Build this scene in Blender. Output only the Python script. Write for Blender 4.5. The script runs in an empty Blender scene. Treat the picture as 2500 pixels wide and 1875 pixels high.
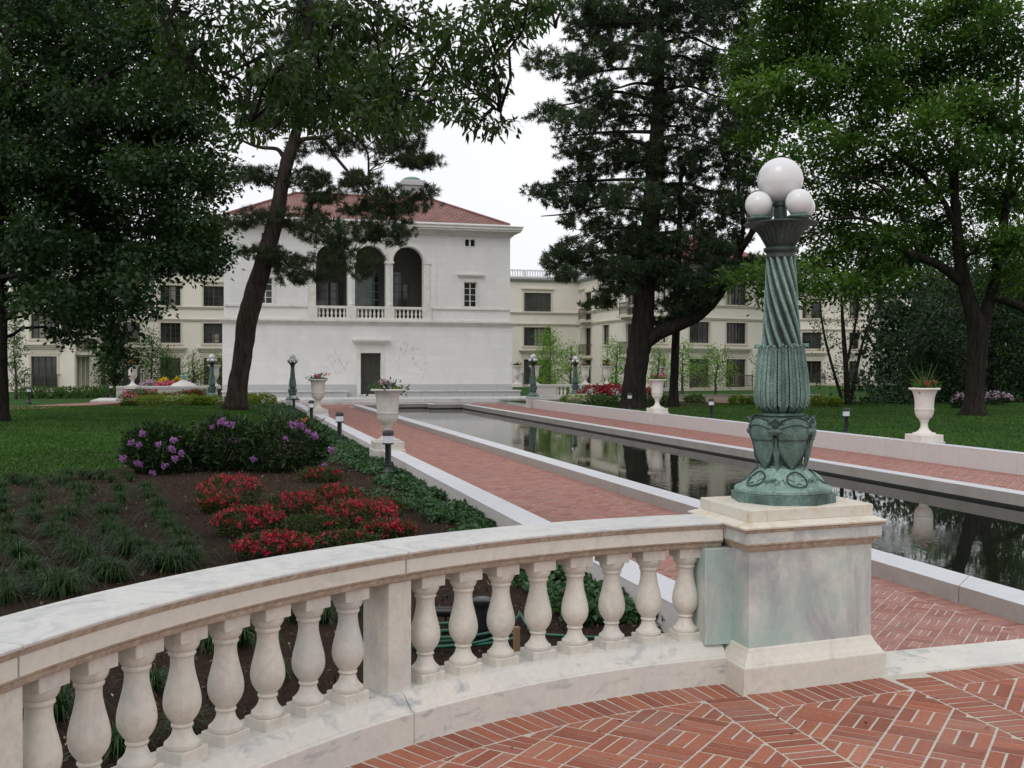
import bpy, math, random
import numpy as np
from math import sin, cos, pi, radians, atan2, hypot, tan
from mathutils import Vector, Matrix
random.seed(7)
RNG = np.random.default_rng(11)
S = bpy.context.scene
# ------------------------------------------------------------ camera
EYE = np.array([0, 0, 1.70])
YAW, PITCH, ROLL, FL = radians(15.04), radians(-0.95), radians(0.15), 2650.0
fwd = np.array([sin(YAW)*cos(PITCH), cos(YAW)*cos(PITCH), sin(PITCH)])
rt0 = np.array([cos(YAW), -sin(YAW), 0.0]); up0 = np.cross(rt0, fwd)
rgt = rt0*cos(ROLL)+up0*sin(ROLL); upv = -rt0*sin(ROLL)+up0*cos(ROLL)
cam = bpy.data.objects.new('camera', bpy.data.cameras.new('camera'))
S.collection.objects.link(cam)
cam.matrix_world = Matrix(((rgt[0], upv[0], -fwd[0], 0), (rgt[1], upv[1], -fwd[1], 0), (rgt[2], upv[2], -fwd[2], 1.70), (0, 0, 0, 1)))
cam.data.sensor_width = 36; cam.data.lens = 36*FL/2500; cam.data.clip_end = 2000; cam.data.clip_start = .05
S.camera = cam
# ------------------------------------------------------------ sky, sun, exposure
SUN_EL, SUN_AZ = radians(52), radians(222)     # azimuth clockwise from +Y
W = bpy.data.worlds.new('World'); S.world = W; W.use_nodes = True
nt = W.node_tree; nt.nodes.clear()
sky = nt.nodes.new('ShaderNodeTexSky'); sky.sky_type = 'NISHITA'; sky.sun_disc = False
sky.sun_elevation = SUN_EL; sky.sun_rotation = SUN_AZ; sky.air_density = 1.0; sky.dust_density = 4.0
hs = nt.nodes.new('ShaderNodeHueSaturation'); hs.inputs['Saturation'].default_value = .10
mx = nt.nodes.new('ShaderNodeMixRGB'); mx.inputs[0].default_value = .80; mx.inputs[2].default_value = (9.0, 9.05, 9.4, 1)
bg = nt.nodes.new('ShaderNodeBackground'); bg.inputs[1].default_value = .10
ow = nt.nodes.new('ShaderNodeOutputWorld')
nt.links.new(sky.outputs[0], hs.inputs['Color']); nt.links.new(hs.outputs[0], mx.inputs[1])
cn = nt.nodes.new('ShaderNodeTexNoise'); cn.inputs['Scale'].default_value = 2.2; cn.inputs['Detail'].default_value = 5
cr_ = nt.nodes.new('ShaderNodeMapRange'); cr_.inputs[1].default_value = .3; cr_.inputs[2].default_value = .7; cr_.inputs[3].default_value = .99; cr_.inputs[4].default_value = 1.09
ml = nt.nodes.new('ShaderNodeVectorMath'); ml.operation = 'SCALE'
nt.links.new(cn.outputs['Fac'], cr_.inputs[0]); nt.links.new(mx.outputs[0], ml.inputs[0]); nt.links.new(cr_.outputs[0], ml.inputs['Scale']); nt.links.new(ml.outputs[0], bg.inputs[0]); nt.links.new(bg.outputs[0], ow.inputs[0])
sl = bpy.data.lights.new('sun', 'SUN'); sl.energy = .5; sl.angle = radians(25); sl.color = (1, .97, .92)
so = bpy.data.objects.new('sun', sl); S.collection.objects.link(so)
sd = Vector((sin(SUN_AZ)*cos(SUN_EL), cos(SUN_AZ)*cos(SUN_EL), sin(SUN_EL)))
so.rotation_euler = (-sd).to_track_quat('-Z', 'Y').to_euler()
S.view_settings.view_transform = 'Standard'; S.view_settings.look = 'None'
S.view_settings.exposure = 0.27; S.view_settings.gamma = 1
S.render.engine = 'CYCLES'
S.cycles.max_bounces = 6; S.cycles.diffuse_bounces = 3; S.cycles.glossy_bounces = 3; S.cycles.transmission_bounces = 3

def ray(x, y):      # x, y in a 2212 x 1659 frame
    return fwd+rgt*(x*1.1302-1250)/FL-upv*(y*1.1302-937.5)/FL
def at(x, y, d): return EYE+ray(x, y)*d
def gnd(x, y, z=-.4):
    r = ray(x, y); return EYE+r*((z-1.70)/r[2])
# ------------------------------------------------------------ materials
MATS = {}
class N:
    def __init__(s, name, rough=.7, spec=.3):
        s.m = bpy.data.materials.new(name); s.m.use_nodes = True; s.t = s.m.node_tree
        s.b = s.t.nodes['Principled BSDF']; s.b.inputs['Roughness'].default_value = rough
        s.b.inputs['Specular IOR Level'].default_value = spec; MATS[name] = s.m
        s.tc = s.n('ShaderNodeTexCoord').outputs['Object']
        s.pos = None
    def n(s, k, **kw):
        x = s.t.nodes.new(k)
        for a, v in kw.items(): setattr(x, a, v)
        return x
    def l(s, a, b): s.t.links.new(a, b)
    def world(s):
        if s.pos is None: s.pos = s.n('ShaderNodeNewGeometry').outputs['Position']
        return s.pos
    def noise(s, scale, det=4, rough=.6, vec=None, st=None, dist=0):
        x = s.n('ShaderNodeTexNoise'); x.inputs['Scale'].default_value = scale; x.inputs['Detail'].default_value = det
        x.inputs['Roughness'].default_value = rough; x.inputs['Distortion'].default_value = dist
        v = vec or s.world()
        if st:
            mp = s.n('ShaderNodeMapping'); mp.inputs['Scale'].default_value = st; s.l(v, mp.inputs[0]); v = mp.outputs[0]
        s.l(v, x.inputs['Vector']); return x.outputs['Fac']
    def ramp(s, f, stops):
        x = s.n('ShaderNodeValToRGB'); e = x.color_ramp.elements
        while len(e) < len(stops): e.new(.5)
        for i, (p, c) in enumerate(stops):
            e[i].position = p; e[i].color = (c if isinstance(c, tuple) else (c, c, c))+(1,)
        s.l(f, x.inputs[0]); return x.outputs[0]
    def mix(s, f, a, b, mode='MIX'):
        x = s.n('ShaderNodeMixRGB', blend_type=mode)
        for i, v in ((0, f), (1, a), (2, b)):
            if hasattr(v, 'links'): s.l(v, x.inputs[i])
            elif i == 0: x.inputs[0].default_value = v
            else: x.inputs[i].default_value = tuple(v)+(1,)
        return x.outputs[0]
    def attr(s, name):
        x = s.n('ShaderNodeAttribute'); x.attribute_name = name; return x.outputs['Fac']
    def col(s, c):
        if hasattr(c, 'links'): s.l(c, s.b.inputs['Base Color'])
        else: s.b.inputs['Base Color'].default_value = tuple(c)+(1,)
    def bump(s, f, st=.3, d=.01):
        x = s.n('ShaderNodeBump'); x.inputs['Strength'].default_value = st; x.inputs['Distance'].default_value = d
        s.l(f, x.inputs['Height']); s.l(x.outputs[0], s.b.inputs['Normal'])
def stone(name, base, vein, stain=None, rough=.6, vs=5, amt=(.52, .75), fine=60, stainr=(.5, .72), st=None, ss=1.3, fa=.09):
    m = N(name, rough)
    c = m.mix(m.ramp(m.noise(vs, 8, .65, st=st, dist=1.6), [(amt[0], 0.), (amt[1], 1.)]), base, vein)
    if stain: c = m.mix(m.ramp(m.noise(ss, 5, .6), [(stainr[0], 0.), (stainr[1], 1.)]), c, stain)
    f = m.noise(fine, 3)
    c = m.mix(1, c, m.ramp(f, [(.3, 1-fa*1.4), (.7, 1+fa*.5)]), 'MULTIPLY')
    m.col(c); m.bump(f, .25, .004); return m
stone('marble_cream', (.67, .64, .565), (.52, .49, .43), (.55, .545, .515), fine=34, vs=6, fa=.07, amt=(.47, .75), st=(1, 1, .6), stainr=(.46, .7), ss=3.2)
stone('marble_rail', (.60, .60, .575), (.42, .43, .435), (.50, .51, .52), vs=4, fine=30, amt=(.48, .72), fa=.06)
stone('marble_fascia', (.66, .63, .555), (.52, .49, .44), (.57, .56, .525), vs=5, fine=30, fa=.05)
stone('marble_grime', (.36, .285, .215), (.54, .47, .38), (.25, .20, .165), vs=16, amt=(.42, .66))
stone('marble_veined', (.66, .635, .58), (.36, .38, .39), (.55, .55, .53), vs=3.6, amt=(.55, .70), st=(1, 1, 2.2), fine=30, fa=.05)
stone('marble_pier', (.60, .61, .56), (.35, .355, .36), (.37, .50, .455), vs=2.3, amt=(.40, .64), stainr=(.47, .66), ss=2.1, st=(1, 1, .8), fine=30, fa=.05)
stone('marble_ochre', (.64, .60, .52), (.53, .42, .25), (.50, .52, .48), vs=3.5, amt=(.50, .70), fine=30, fa=.05)
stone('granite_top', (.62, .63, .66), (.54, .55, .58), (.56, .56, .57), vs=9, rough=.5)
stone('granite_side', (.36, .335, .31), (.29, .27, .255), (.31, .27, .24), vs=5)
stone('wall_stone', (.60, .565, .55), (.50, .47, .46), (.60, .50, .42), vs=3, stainr=(.6, .8), ss=.6)
stone('step_stone', (.60, .59, .57), (.48, .48, .47), (.42, .42, .42), vs=3)
stone('urn_white', (.74, .69, .64), (.60, .55, .50), (.66, .62, .58), vs=6)
stone('urn_grey', (.56, .53, .48), (.44, .42, .38), (.36, .36, .32), vs=5)
stone('mortar', (.51, .475, .41), (.37, .34, .29), None, vs=9)
stone('mortar_path', (.58, .53, .50), (.38, .30, .27), None, vs=1.6, amt=(.40, .6))
stone('plaster', (.76, .715, .62), (.71, .665, .57), (.79, .75, .66), vs=.5, fine=20)
stone('plaster_trim', (.60, .55, .45), (.54, .49, .40), None, vs=1.5, fine=20)
stone('cornice_grey', (.36, .36, .35), (.28, .28, .28), None, vs=2)
stone('white_metal', (.72, .73, .75), (.66, .67, .7), None, vs=3)
# villa marble with ashlar courses and dark rain streaks
m = N('villa_marble', .6)
mp = m.n('ShaderNodeMapping'); mp.inputs['Rotation'].default_value = (radians(90), 0, 0); m.l(m.world(), mp.inputs[0])
bk = m.n('ShaderNodeTexBrick'); bk.inputs['Scale'].default_value = 1; bk.inputs['Brick Width'].default_value = 1.35; bk.inputs['Row Height'].default_value = .40
bk.inputs['Mortar Size'].default_value = .012; bk.inputs['Color1'].default_value = (.78, .77, .75, 1); bk.inputs['Color2'].default_value = (.73, .72, .70, 1); bk.inputs['Mortar'].default_value = (.68, .665, .64, 1); bk.inputs['Bias'].default_value = 0
m.l(mp.outputs[0], bk.inputs['Vector'])
c = m.mix(m.ramp(m.noise(1.1, 6, .6, st=(1, 1, .6)), [(.45, 0.), (.75, 1.)]), bk.outputs['Color'], (.68, .68, .67))
c = m.mix(m.ramp(m.noise(6, 6, .7), [(.56, 0.), (.8, 1.)]), c, (.62, .62, .60))
m.col(c); m.bump(m.noise(40, 3), .2, .005)
stone('villa_trim', (.74, .72, .67), (.64, .62, .57), (.58, .57, .51), vs=2)
stone('villa_plinth', (.50, .50, .51), (.42, .42, .43), None, vs=2)
def mathn(m, op, a, b_=None):
    x = m.n('ShaderNodeMath', operation=op); x.use_clamp = True
    for i, v in ((0, a), (1, b_)):
        if v is None: continue
        if hasattr(v, 'links'): m.l(v, x.inputs[i])
        else: x.inputs[i].default_value = v
    return x.outputs[0]
stained = MATS['villa_marble'].copy(); stained.name = 'villa_marble_stained'; MATS['villa_marble_stained'] = stained
m = N.__new__(N); m.m = stained; m.t = stained.node_tree; m.b = m.t.nodes['Principled BSDF']; m.pos = None
old = m.b.inputs['Base Color'].links[0].from_socket
sx = m.n('ShaderNodeSeparateXYZ'); m.l(m.world(), sx.inputs[0])
def blob(cx, cz, rx, rz):
    v = m.n('ShaderNodeVectorMath', operation='SUBTRACT'); m.l(m.world(), v.inputs[0]); v.inputs[1].default_value = (cx, 69.5, cz)
    w = m.n('ShaderNodeVectorMath', operation='MULTIPLY'); m.l(v.outputs[0], w.inputs[0]); w.inputs[1].default_value = (1/rx, 0, 1/rz)
    q = m.n('ShaderNodeVectorMath', operation='LENGTH'); m.l(w.outputs[0], q.inputs[0]); return m.ramp(q.outputs['Value'], [(.35, 1.), (1., 0.)])
msk = mathn(m, 'ADD', mathn(m, 'ADD', blob(7.1, 1.95, 1.1, 1.0), blob(11.6, 2.4, 1.2, 1.3)), blob(12.6, 2.2, .5, 1.7))
stk = m.ramp(m.noise(9, 3, .6, st=(1, 1, .35)), [(.56, 0.), (.66, 1.)])
fac = mathn(m, 'MULTIPLY', mathn(m, 'MULTIPLY', msk, stk), .6)
m.l(m.mix(fac, old, (.20, .21, .20)), m.b.inputs['Base Color'])
# roof tiles
def tilemat(name, a, b, mo):
    m = N(name, .75); bk = m.n('ShaderNodeTexBrick'); bk.inputs['Scale'].default_value = 1
    bk.inputs['Brick Width'].default_value = .42; bk.inputs['Row Height'].default_value = .26; bk.inputs['Mortar Size'].default_value = .035
    bk.inputs['Color1'].default_value = a+(1,); bk.inputs['Color2'].default_value = b+(1,); bk.inputs['Mortar'].default_value = mo+(1,)
    uv = m.n('ShaderNodeUVMap'); m.l(uv.outputs[0], bk.inputs['Vector'])
    c = m.mix(m.ramp(m.noise(3, 4), [(.3, .7), (.7, 1.15)]), (0, 0, 0), bk.outputs['Color']); 
    c = m.mix(1, bk.outputs['Color'], m.ramp(m.noise(1.5, 5), [(.3, .72), (.7, 1.15)]), 'MULTIPLY')
    m.col(c); m.bump(bk.outputs['Fac'], .6, -.03)
tilemat('roof_tile', (.21, .075, .062), (.145, .058, .052), (.28, .18, .16))
tilemat('roof_tile_far', (.30, .105, .095), (.25, .09, .085), (.22, .09, .09))
# bricks
def brickmat(name, cols, rough=.75):
    m = N(name, rough, .25)
    c = m.ramp(m.attr('rv'), cols)
    c = m.mix(1, c, m.ramp(m.noise(45, 4), [(.3, .78), (.72, 1.12)]), 'MULTIPLY')
    c = m.mix(m.ramp(m.noise(1.3, 4), [(.5, 0.), (.8, .45)]), c, (.30, .22, .19))
    m.col(c); m.bump(m.noise(120, 3), .35, .002)
brickmat('terrace_brick', [(0, (.245, .085, .055)), (.35, (.325, .112, .068)), (.7, (.375, .14, .086)), (.9, (.29, .12, .09)), (1, (.42, .18, .12))])
brickmat('path_brick', [(0, (.27, .125, .10)), (.4, (.35, .17, .14)), (.75, (.39, .205, .17)), (1, (.30, .165, .145))])
# ground
m = N('grass', .9, .15)
c = m.ramp(m.noise(2.2, 6, .7), [(.3, (.020, .062, .008)), (.6, (.034, .098, .012)), (.8, (.055, .13, .022))])
c = m.mix(1, c, m.ramp(m.noise(38, 4, .8), [(.3, .45), (.7, 1.4)]), 'MULTIPLY'); m.col(c); m.bump(m.noise(60, 3, .8), 1, .05)
m = N('mulch', .95, .1)
c = m.ramp(m.noise(55, 6, .8, st=(1, 1, 1)), [(.32, (.014, .010, .008)), (.52, (.045, .029, .021)), (.75, (.10, .065, .045))])
c = m.mix(m.ramp(m.noise(1.2, 4), [(.45, 0.), (.7, .6)]), c, (.062, .034, .022))
m.col(c); m.bump(m.noise(45, 5, .8), 1, .04)
m = N('bark_chip', .9, .1); m.col(m.ramp(m.attr('lv'), [(0, (.015, .011, .009)), (.6, (.06, .04, .028)), (.93, (.14, .095, .065)), (1, (.38, .29, .20))]))
m = N('dead_leaf', .8, .2); m.col(m.ramp(m.attr('lv'), [(0, (.10, .045, .02)), (.6, (.20, .10, .04)), (1, (.12, .13, .04))]))
# water
m = N('water', .02, .5); m.col((.012, .014, .010)); m.b.inputs['IOR'].default_value = 1.33
rp = m.ramp(m.noise(.22, 3), [(.42, 0.), (.62, 1.)])
w1 = m.noise(9, 3, .6, st=(1, .45, 1)); mm = m.n('ShaderNodeMath', operation='MULTIPLY'); m.l(rp, mm.inputs[0]); m.l(w1, mm.inputs[1]); m.bump(mm.outputs[0], .12, .02)
# metals, glass, plastic
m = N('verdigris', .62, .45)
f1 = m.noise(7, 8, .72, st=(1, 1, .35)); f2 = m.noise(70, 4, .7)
hh = m.n('ShaderNodeMath', operation='MULTIPLY_ADD'); m.l(m.attr('hi'), hh.inputs[0]); hh.inputs[1].default_value = .46; m.l(f1, hh.inputs[2])  # crevice shade mixed into the patina colour: grooves darker, ridges paler
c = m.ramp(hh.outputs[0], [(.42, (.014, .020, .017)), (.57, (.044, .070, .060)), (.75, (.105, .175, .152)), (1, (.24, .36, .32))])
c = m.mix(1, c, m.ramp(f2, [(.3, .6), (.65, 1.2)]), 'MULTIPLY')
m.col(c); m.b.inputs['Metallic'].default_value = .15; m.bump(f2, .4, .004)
m = N('verdigris_dark', .5, .5); f2 = m.noise(60, 4, .7)
c = m.ramp(m.noise(8, 8, .7, st=(1, 1, .25)), [(.35, (.018, .024, .021)), (.58, (.045, .070, .060)), (.75, (.12, .21, .17))])
m.col(m.mix(1, c, m.ramp(f2, [(.3, .7), (.65, 1.2)]), 'MULTIPLY')); m.b.inputs['Metallic'].default_value = .2; m.bump(f2, .4, .004)
m = N('globe_glass', .22, .5); m.col(m.mix(m.ramp(m.noise(2.5, 3, vec=m.tc), [(.4, 0.), (.7, 1.)]), (.72, .715, .72), (.64, .635, .645))); m.b.inputs['Coat Weight'].default_value = .15
m = N('black_metal_and_shade', .35, .5); m.col((.012, .018, .018))  # black metal of posts; also the painted shade of the pool wall
m = N('diffuser', .4, .4); m.col((.62, .63, .68))
m = N('window_glass', .08, .6); m.col(m.mix(m.ramp(m.noise(.35, 2), [(.45, 0.), (.6, 1.)]), (.02, .023, .022), (.06, .065, .06)))
m = N('curtain', .8, .1); m.col((.24, .23, .19))
m = N('curtain_green', .8, .1); m.col((.33, .34, .24))
m = N('dark_interior', .8, .1); m.col((.035, .037, .033))
m = N('loggia_wall', .8, .1); m.col(m.mix(m.noise(.8, 4), (.085, .088, .078), (.13, .13, .115)))
m = N('bronze_frame', .5, .3); m.col((.075, .068, .055))
m = N('door_bronze', .45, .4); m.col(m.mix(m.noise(1, 4), (.028, .030, .024), (.05, .05, .038)))
m = N('white_paint', .5, .4); m.col((.74, .73, .69))
m = N('red_plastic', .5, .3); m.col((.4, .05, .05))
m = N('green_rubber', .35, .5); m.col((.01, .085, .05))
m = N('black_plastic', .3, .5); m.col((.01, .01, .011))
m = N('wood_stake', .8, .2); m.col(m.mix(m.noise(30, 3, st=(1, 1, .1)), (.28, .19, .10), (.17, .11, .06)))
m = N('grey_box', .6, .3); m.col((.30, .34, .38))
m = N('copper_green', .6, .3); m.col((.22, .40, .32))
m = N('soil', .95, .05); m.col((.03, .02, .014))
# bark and leaves
def barkm(name, a, b, sc=6):
    m = N(name, .95, .1); f = m.noise(sc, 6, .75, st=(1, 1, .22), dist=.6)
    m.col(m.ramp(f, [(.35, a), (.65, b)])); m.bump(f, 1, .06)
barkm('bark_dark', (.012, .010, .008), (.040, .034, .029)); barkm('bark_pine', (.020, .015, .012), (.075, .060, .050)); barkm('bark_grey', (.05, .045, .04), (.13, .12, .10), 14)
def leafm(name, cols, trans=.35, rough=.5):
    m = N(name, rough, .25); c = m.ramp(m.attr('lv'), cols); m.col(c)
    tr = m.n('ShaderNodeBsdfTranslucent'); m.l(m.mix(1, c, (1.5, 1.6, .7), 'MULTIPLY'), tr.inputs[0])
    ms = m.n('ShaderNodeMixShader'); ms.inputs[0].default_value = trans
    m.l(m.b.outputs[0], ms.inputs[1]); m.l(tr.outputs[0], ms.inputs[2])
    m.l(ms.outputs[0], m.t.nodes['Material Output'].inputs[0])
leafm('leaf_maple', [(0, (.011, .026, .010)), (.5, (.022, .050, .018)), (1, (.046, .090, .030))], .3)
leafm('leaf_oak', [(0, (.016, .034, .009)), (.5, (.028, .060, .013)), (1, (.055, .100, .022))], .35)
leafm('leaf_bright', [(0, (.024, .058, .014)), (.45, (.048, .104, .023)), (.75, (.082, .158, .034)), (1, (.135, .225, .052))], .4)
leafm('leaf_young', [(0, (.09, .19, .025)), (.5, (.14, .28, .04)), (1, (.21, .36, .06))], .45)
leafm('leaf_mid', [(0, (.03, .07, .018)), (.5, (.05, .11, .025)), (1, (.09, .17, .04))], .35)
leafm('leaf_dark', [(0, (.010, .026, .011)), (.6, (.018, .042, .018)), (1, (.035, .07, .026))], .25)
leafm('leaf_rhodo', [(0, (.012, .028, .010)), (.6, (.022, .050, .014)), (1, (.045, .085, .022))], .2, .4)
leafm('leaf_ivy', [(0, (.020, .062, .020)), (.6, (.042, .105, .040)), (.92, (.085, .16, .075)), (1, (.14, .16, .05))], .2, .4)
leafm('leaf_azalea', [(0, (.02, .04, .01)), (.6, (.045, .07, .02)), (1, (.09, .07, .03))], .25)
leafm('leaf_strap', [(0, (.012, .032, .010)), (.6, (.024, .060, .016)), (1, (.055, .11, .028))], .3, .4)
leafm('leaf_grass', [(0, (.020, .058, .008)), (.5, (.036, .098, .014)), (1, (.075, .15, .03))], .3)
leafm('leaf_lime', [(0, (.07, .12, .018)), (.6, (.14, .20, .03)), (1, (.24, .30, .07))], .4)
leafm('leaf_varieg', [(0, (.10, .16, .05)), (.6, (.26, .32, .14)), (1, (.5, .52, .35))], .3)
leafm('needle_pine', [(0, (.026, .042, .022)), (.6, (.05, .075, .034)), (1, (.085, .11, .05))], .25, .6)
leafm('needle_dark', [(0, (.020, .038, .021)), (.5, (.040, .068, .034)), (1, (.085, .12, .055))], .25, .6)
leafm('petal_red', [(0, (.27, .012, .030)), (.6, (.46, .026, .062)), (1, (.64, .10, .16))], .2)
leafm('petal_pink', [(0, (.45, .05, .12)), (.6, (.62, .10, .22)), (1, (.75, .3, .42))], .3)
leafm('petal_purple', [(0, (.22, .09, .30)), (.6, (.37, .16, .47)), (1, (.54, .32, .64))], .3)
leafm('petal_lilac', [(0, (.40, .22, .42)), (.6, (.52, .36, .55)), (1, (.7, .6, .72))], .3)
leafm('petal_yellow', [(0, (.55, .35, .01)), (1, (.75, .55, .03))], .3)
leafm('petal_orange', [(0, (.65, .14, .03)), (1, (.8, .25, .05))], .3)
leafm('petal_white', [(0, (.55, .55, .5)), (1, (.75, .75, .7))], .3)
M = MATS
# ------------------------------------------------------------ object helpers
ORG = {}
def tag(o, label=None, cat=None, group=None, kind=None):
    for k, v in (('label', label), ('category', cat), ('group', group), ('kind', kind)):
        if v: o[k] = v
    return o
def thing(name, label, cat, loc=(0, 0, 0), rz=0, group=None):
    o = bpy.data.objects.new(name, None); S.collection.objects.link(o); o.empty_display_size = .2
    o.location = loc; o.rotation_euler = (0, 0, rz); ORG[o.name] = np.array(loc, float)
    return tag(o, label, cat, group)
class MB:
    def __init__(s): s.v = []; s.f = []; s.mi = []; s.a = {}; s.uv = None; s.n = 0
    def add(s, v, f, mi=0, **at):
        v = np.asarray(v, float).reshape(-1, 3); o = s.n
        s.v.append(v); s.n += len(v)
        s.f += [tuple(i+o for i in q) for q in f]; s.mi += [mi]*len(f)
        for k in set(list(at)+list(s.a)):
            s.a.setdefault(k, [np.zeros(o)] if o else [])
            s.a[k].append(np.broadcast_to(np.asarray(at.get(k, 0.), float), (len(v),)))
        return s
    def box(s, x0, x1, y0, y1, z0, z1, mi=0, bev=0):
        if bev:
            b = min(bev, (x1-x0)*.4, (y1-y0)*.4, (z1-z0)*.4); v = []; 
            P = [(x0+b, y0), (x1-b, y0), (x1, y0+b), (x1, y1-b), (x1-b, y1), (x0+b, y1), (x0, y1-b), (x0, y0+b)]
            Q = [(x0+b, y0+b), (x1-b, y0+b), (x1-b, y0+b), (x1-b, y1-b), (x1-b, y1-b), (x0+b, y1-b), (x0+b, y1-b), (x0+b, y0+b)]
            v = [(x, y, z0) for x, y in P]+[(x, y, z1-b) for x, y in P]+[(x, y, z1) for x, y in Q[::2]]
            f = [tuple(range(7, -1, -1))]+[(i, (i+1) % 8, 8+(i+1) % 8, 8+i) for i in range(8)]
            tp = [16, 17, 18, 19]
            f += [(8, 9, 17, 16), (9, 10, 17), (10, 11, 18, 17), (11, 12, 18), (12, 13, 19, 18), (13, 14, 19), (14, 15, 16, 19), (15, 8, 16), (16, 17, 18, 19)]
            return s.add(v, f, mi)
        v = [(x, y, z) for z in (z0, z1) for x, y in ((x0, y0), (x1, y0), (x1, y1), (x0, y1))]
        return s.add(v, [(3, 2, 1, 0), (4, 5, 6, 7), (0, 1, 5, 4), (1, 2, 6, 5), (2, 3, 7, 6), (3, 0, 4, 7)], mi)
    def prism(s, poly, z0, z1, mi=0, mtop=None):
        n = len(poly); v = [(x, y, z0) for x, y in poly]+[(x, y, z1) for x, y in poly]
        s.add(v, [tuple(range(n-1, -1, -1))]+[(i, (i+1) % n, n+(i+1) % n, n+i) for i in range(n)], mi)
        s.add([(x, y, z1) for x, y in poly], [tuple(range(n))], mi if mtop is None else mtop); return s
    def loft(s, rings, close=True, caps=True, mi=0, mis=None, **at):
        n = len(rings[0]); v = np.concatenate([np.asarray(r, float) for r in rings]); k = n if close else n-1
        for j in range(len(rings)-1): pass
        f = []; mm = []
        for j in range(len(rings)-1):
            for i in range(k):
                f.append((j*n+i, j*n+(i+1) % n, (j+1)*n+(i+1) % n, (j+1)*n+i)); mm.append(mis[i] if mis else mi)
        if caps and close: f += [tuple(range(n-1, -1, -1)), tuple((len(rings)-1)*n+i for i in range(n))]; mm += [mi, mi]
        s.add(v, f, mi, **at); s.mi[-len(f):] = mm; return s
    def lathe(s, prof, c=(0, 0, 0), seg=32, mod=None, mi=0, hi=None):
        th = np.linspace(0, 2*pi, seg, endpoint=False); rings = []; hv = []
        for j, (r, z) in enumerate(prof):
            k = np.ones(seg)*r
            if mod is not None: k = k*mod(th, z, j)
            rings.append(np.c_[c[0]+k*np.cos(th), c[1]+k*np.sin(th), np.full(seg, c[2]+z)])
            if hi is not None: hv.append(np.broadcast_to(hi(th, z), (seg,)))
        kw = {'hi': np.concatenate(hv)} if hi is not None else {}
        return s.loft(rings, mi=mi, **kw)
    def sphere(s, c, r, seg=24, rn=14, mi=0, sq=1):
        return s.lathe([(max(r*sin(pi*j/rn), 1e-4), -r*sq*cos(pi*j/rn)) for j in range(rn+1)], c, seg, mi=mi)
    def tube(s, P, R, seg=8, mi=0, jit=0):
        P = np.asarray(P, float); n = len(P); R = np.broadcast_to(np.asarray(R, float), (n,)); T = np.gradient(P, axis=0)
        T /= np.linalg.norm(T, axis=1)[:, None]+1e-9; u = np.array([1., 0, 0]) if abs(T[0][0]) < .9 else np.array([0, 1., 0])
        rings = []; th = np.linspace(0, 2*pi, seg, endpoint=False)
        for i in range(n):
            u = u-T[i]*(u@T[i]); u /= np.linalg.norm(u); w = np.cross(T[i], u)
            rr = R[i]*(1+(RNG.uniform(-jit, jit, seg) if jit else 0))
            rings.append(P[i]+np.outer(np.cos(th)*rr, u)+np.outer(np.sin(th)*rr, w))
        return s.loft(rings, mi=mi)
    def xf(s, M4):
        V = np.concatenate(s.v); s.v = [V@M4[:3, :3].T+M4[:3, 3]]; return s
    def build(s, name, mats, parent=None, smooth=False, auto=None, world=True, **tg):
        V = np.concatenate(s.v) if s.v else np.zeros((0, 3))
        if parent is not None and world: V = V-ORG.get(parent.name, 0)
        me = bpy.data.meshes.new(name); me.from_pydata(V.tolist(), [], s.f); 
        if not isinstance(mats, (list, tuple)): mats = [mats]
        for q in mats: me.materials.append(M[q])
        me.polygons.foreach_set('material_index', s.mi)
        for k, v in s.a.items():
            a = me.attributes.new(k, 'FLOAT', 'POINT'); a.data.foreach_set('value', np.concatenate(v).astype(np.float32))
        if 'verdigris' in mats and 'hi' not in s.a: a = me.attributes.new('hi', 'FLOAT', 'POINT'); a.data.foreach_set('value', np.full(len(V), .45, np.float32))
        if smooth: me.polygons.foreach_set('use_smooth', [True]*len(me.polygons))
        if auto: me.set_sharp_from_angle(angle=radians(auto))
        me.update()
        o = bpy.data.objects.new(name, me); S.collection.objects.link(o)
        if parent is not None:
            o.parent = parent
            if world: ORG[o.name] = ORG.get(parent.name, np.zeros(3))
        else: ORG[o.name] = np.zeros(3)
        return tag(o, **tg)
def children(o): return [c for c in bpy.data.objects if c.parent is o]
def dup(root, loc, rz=0, label=None, group=None, sc=None, name=None):
    c = root.copy(); S.collection.objects.link(c); c.location = loc; c.rotation_euler = (0, 0, rz)
    if sc: c.scale = (sc, sc, sc)
    if label: c['label'] = label
    if group: c['group'] = group
    for ch in children(root):
        d = ch.copy(); S.collection.objects.link(d); d.parent = c
        for g in children(ch):
            e = g.copy(); S.collection.objects.link(e); e.parent = d
    return c
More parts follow.
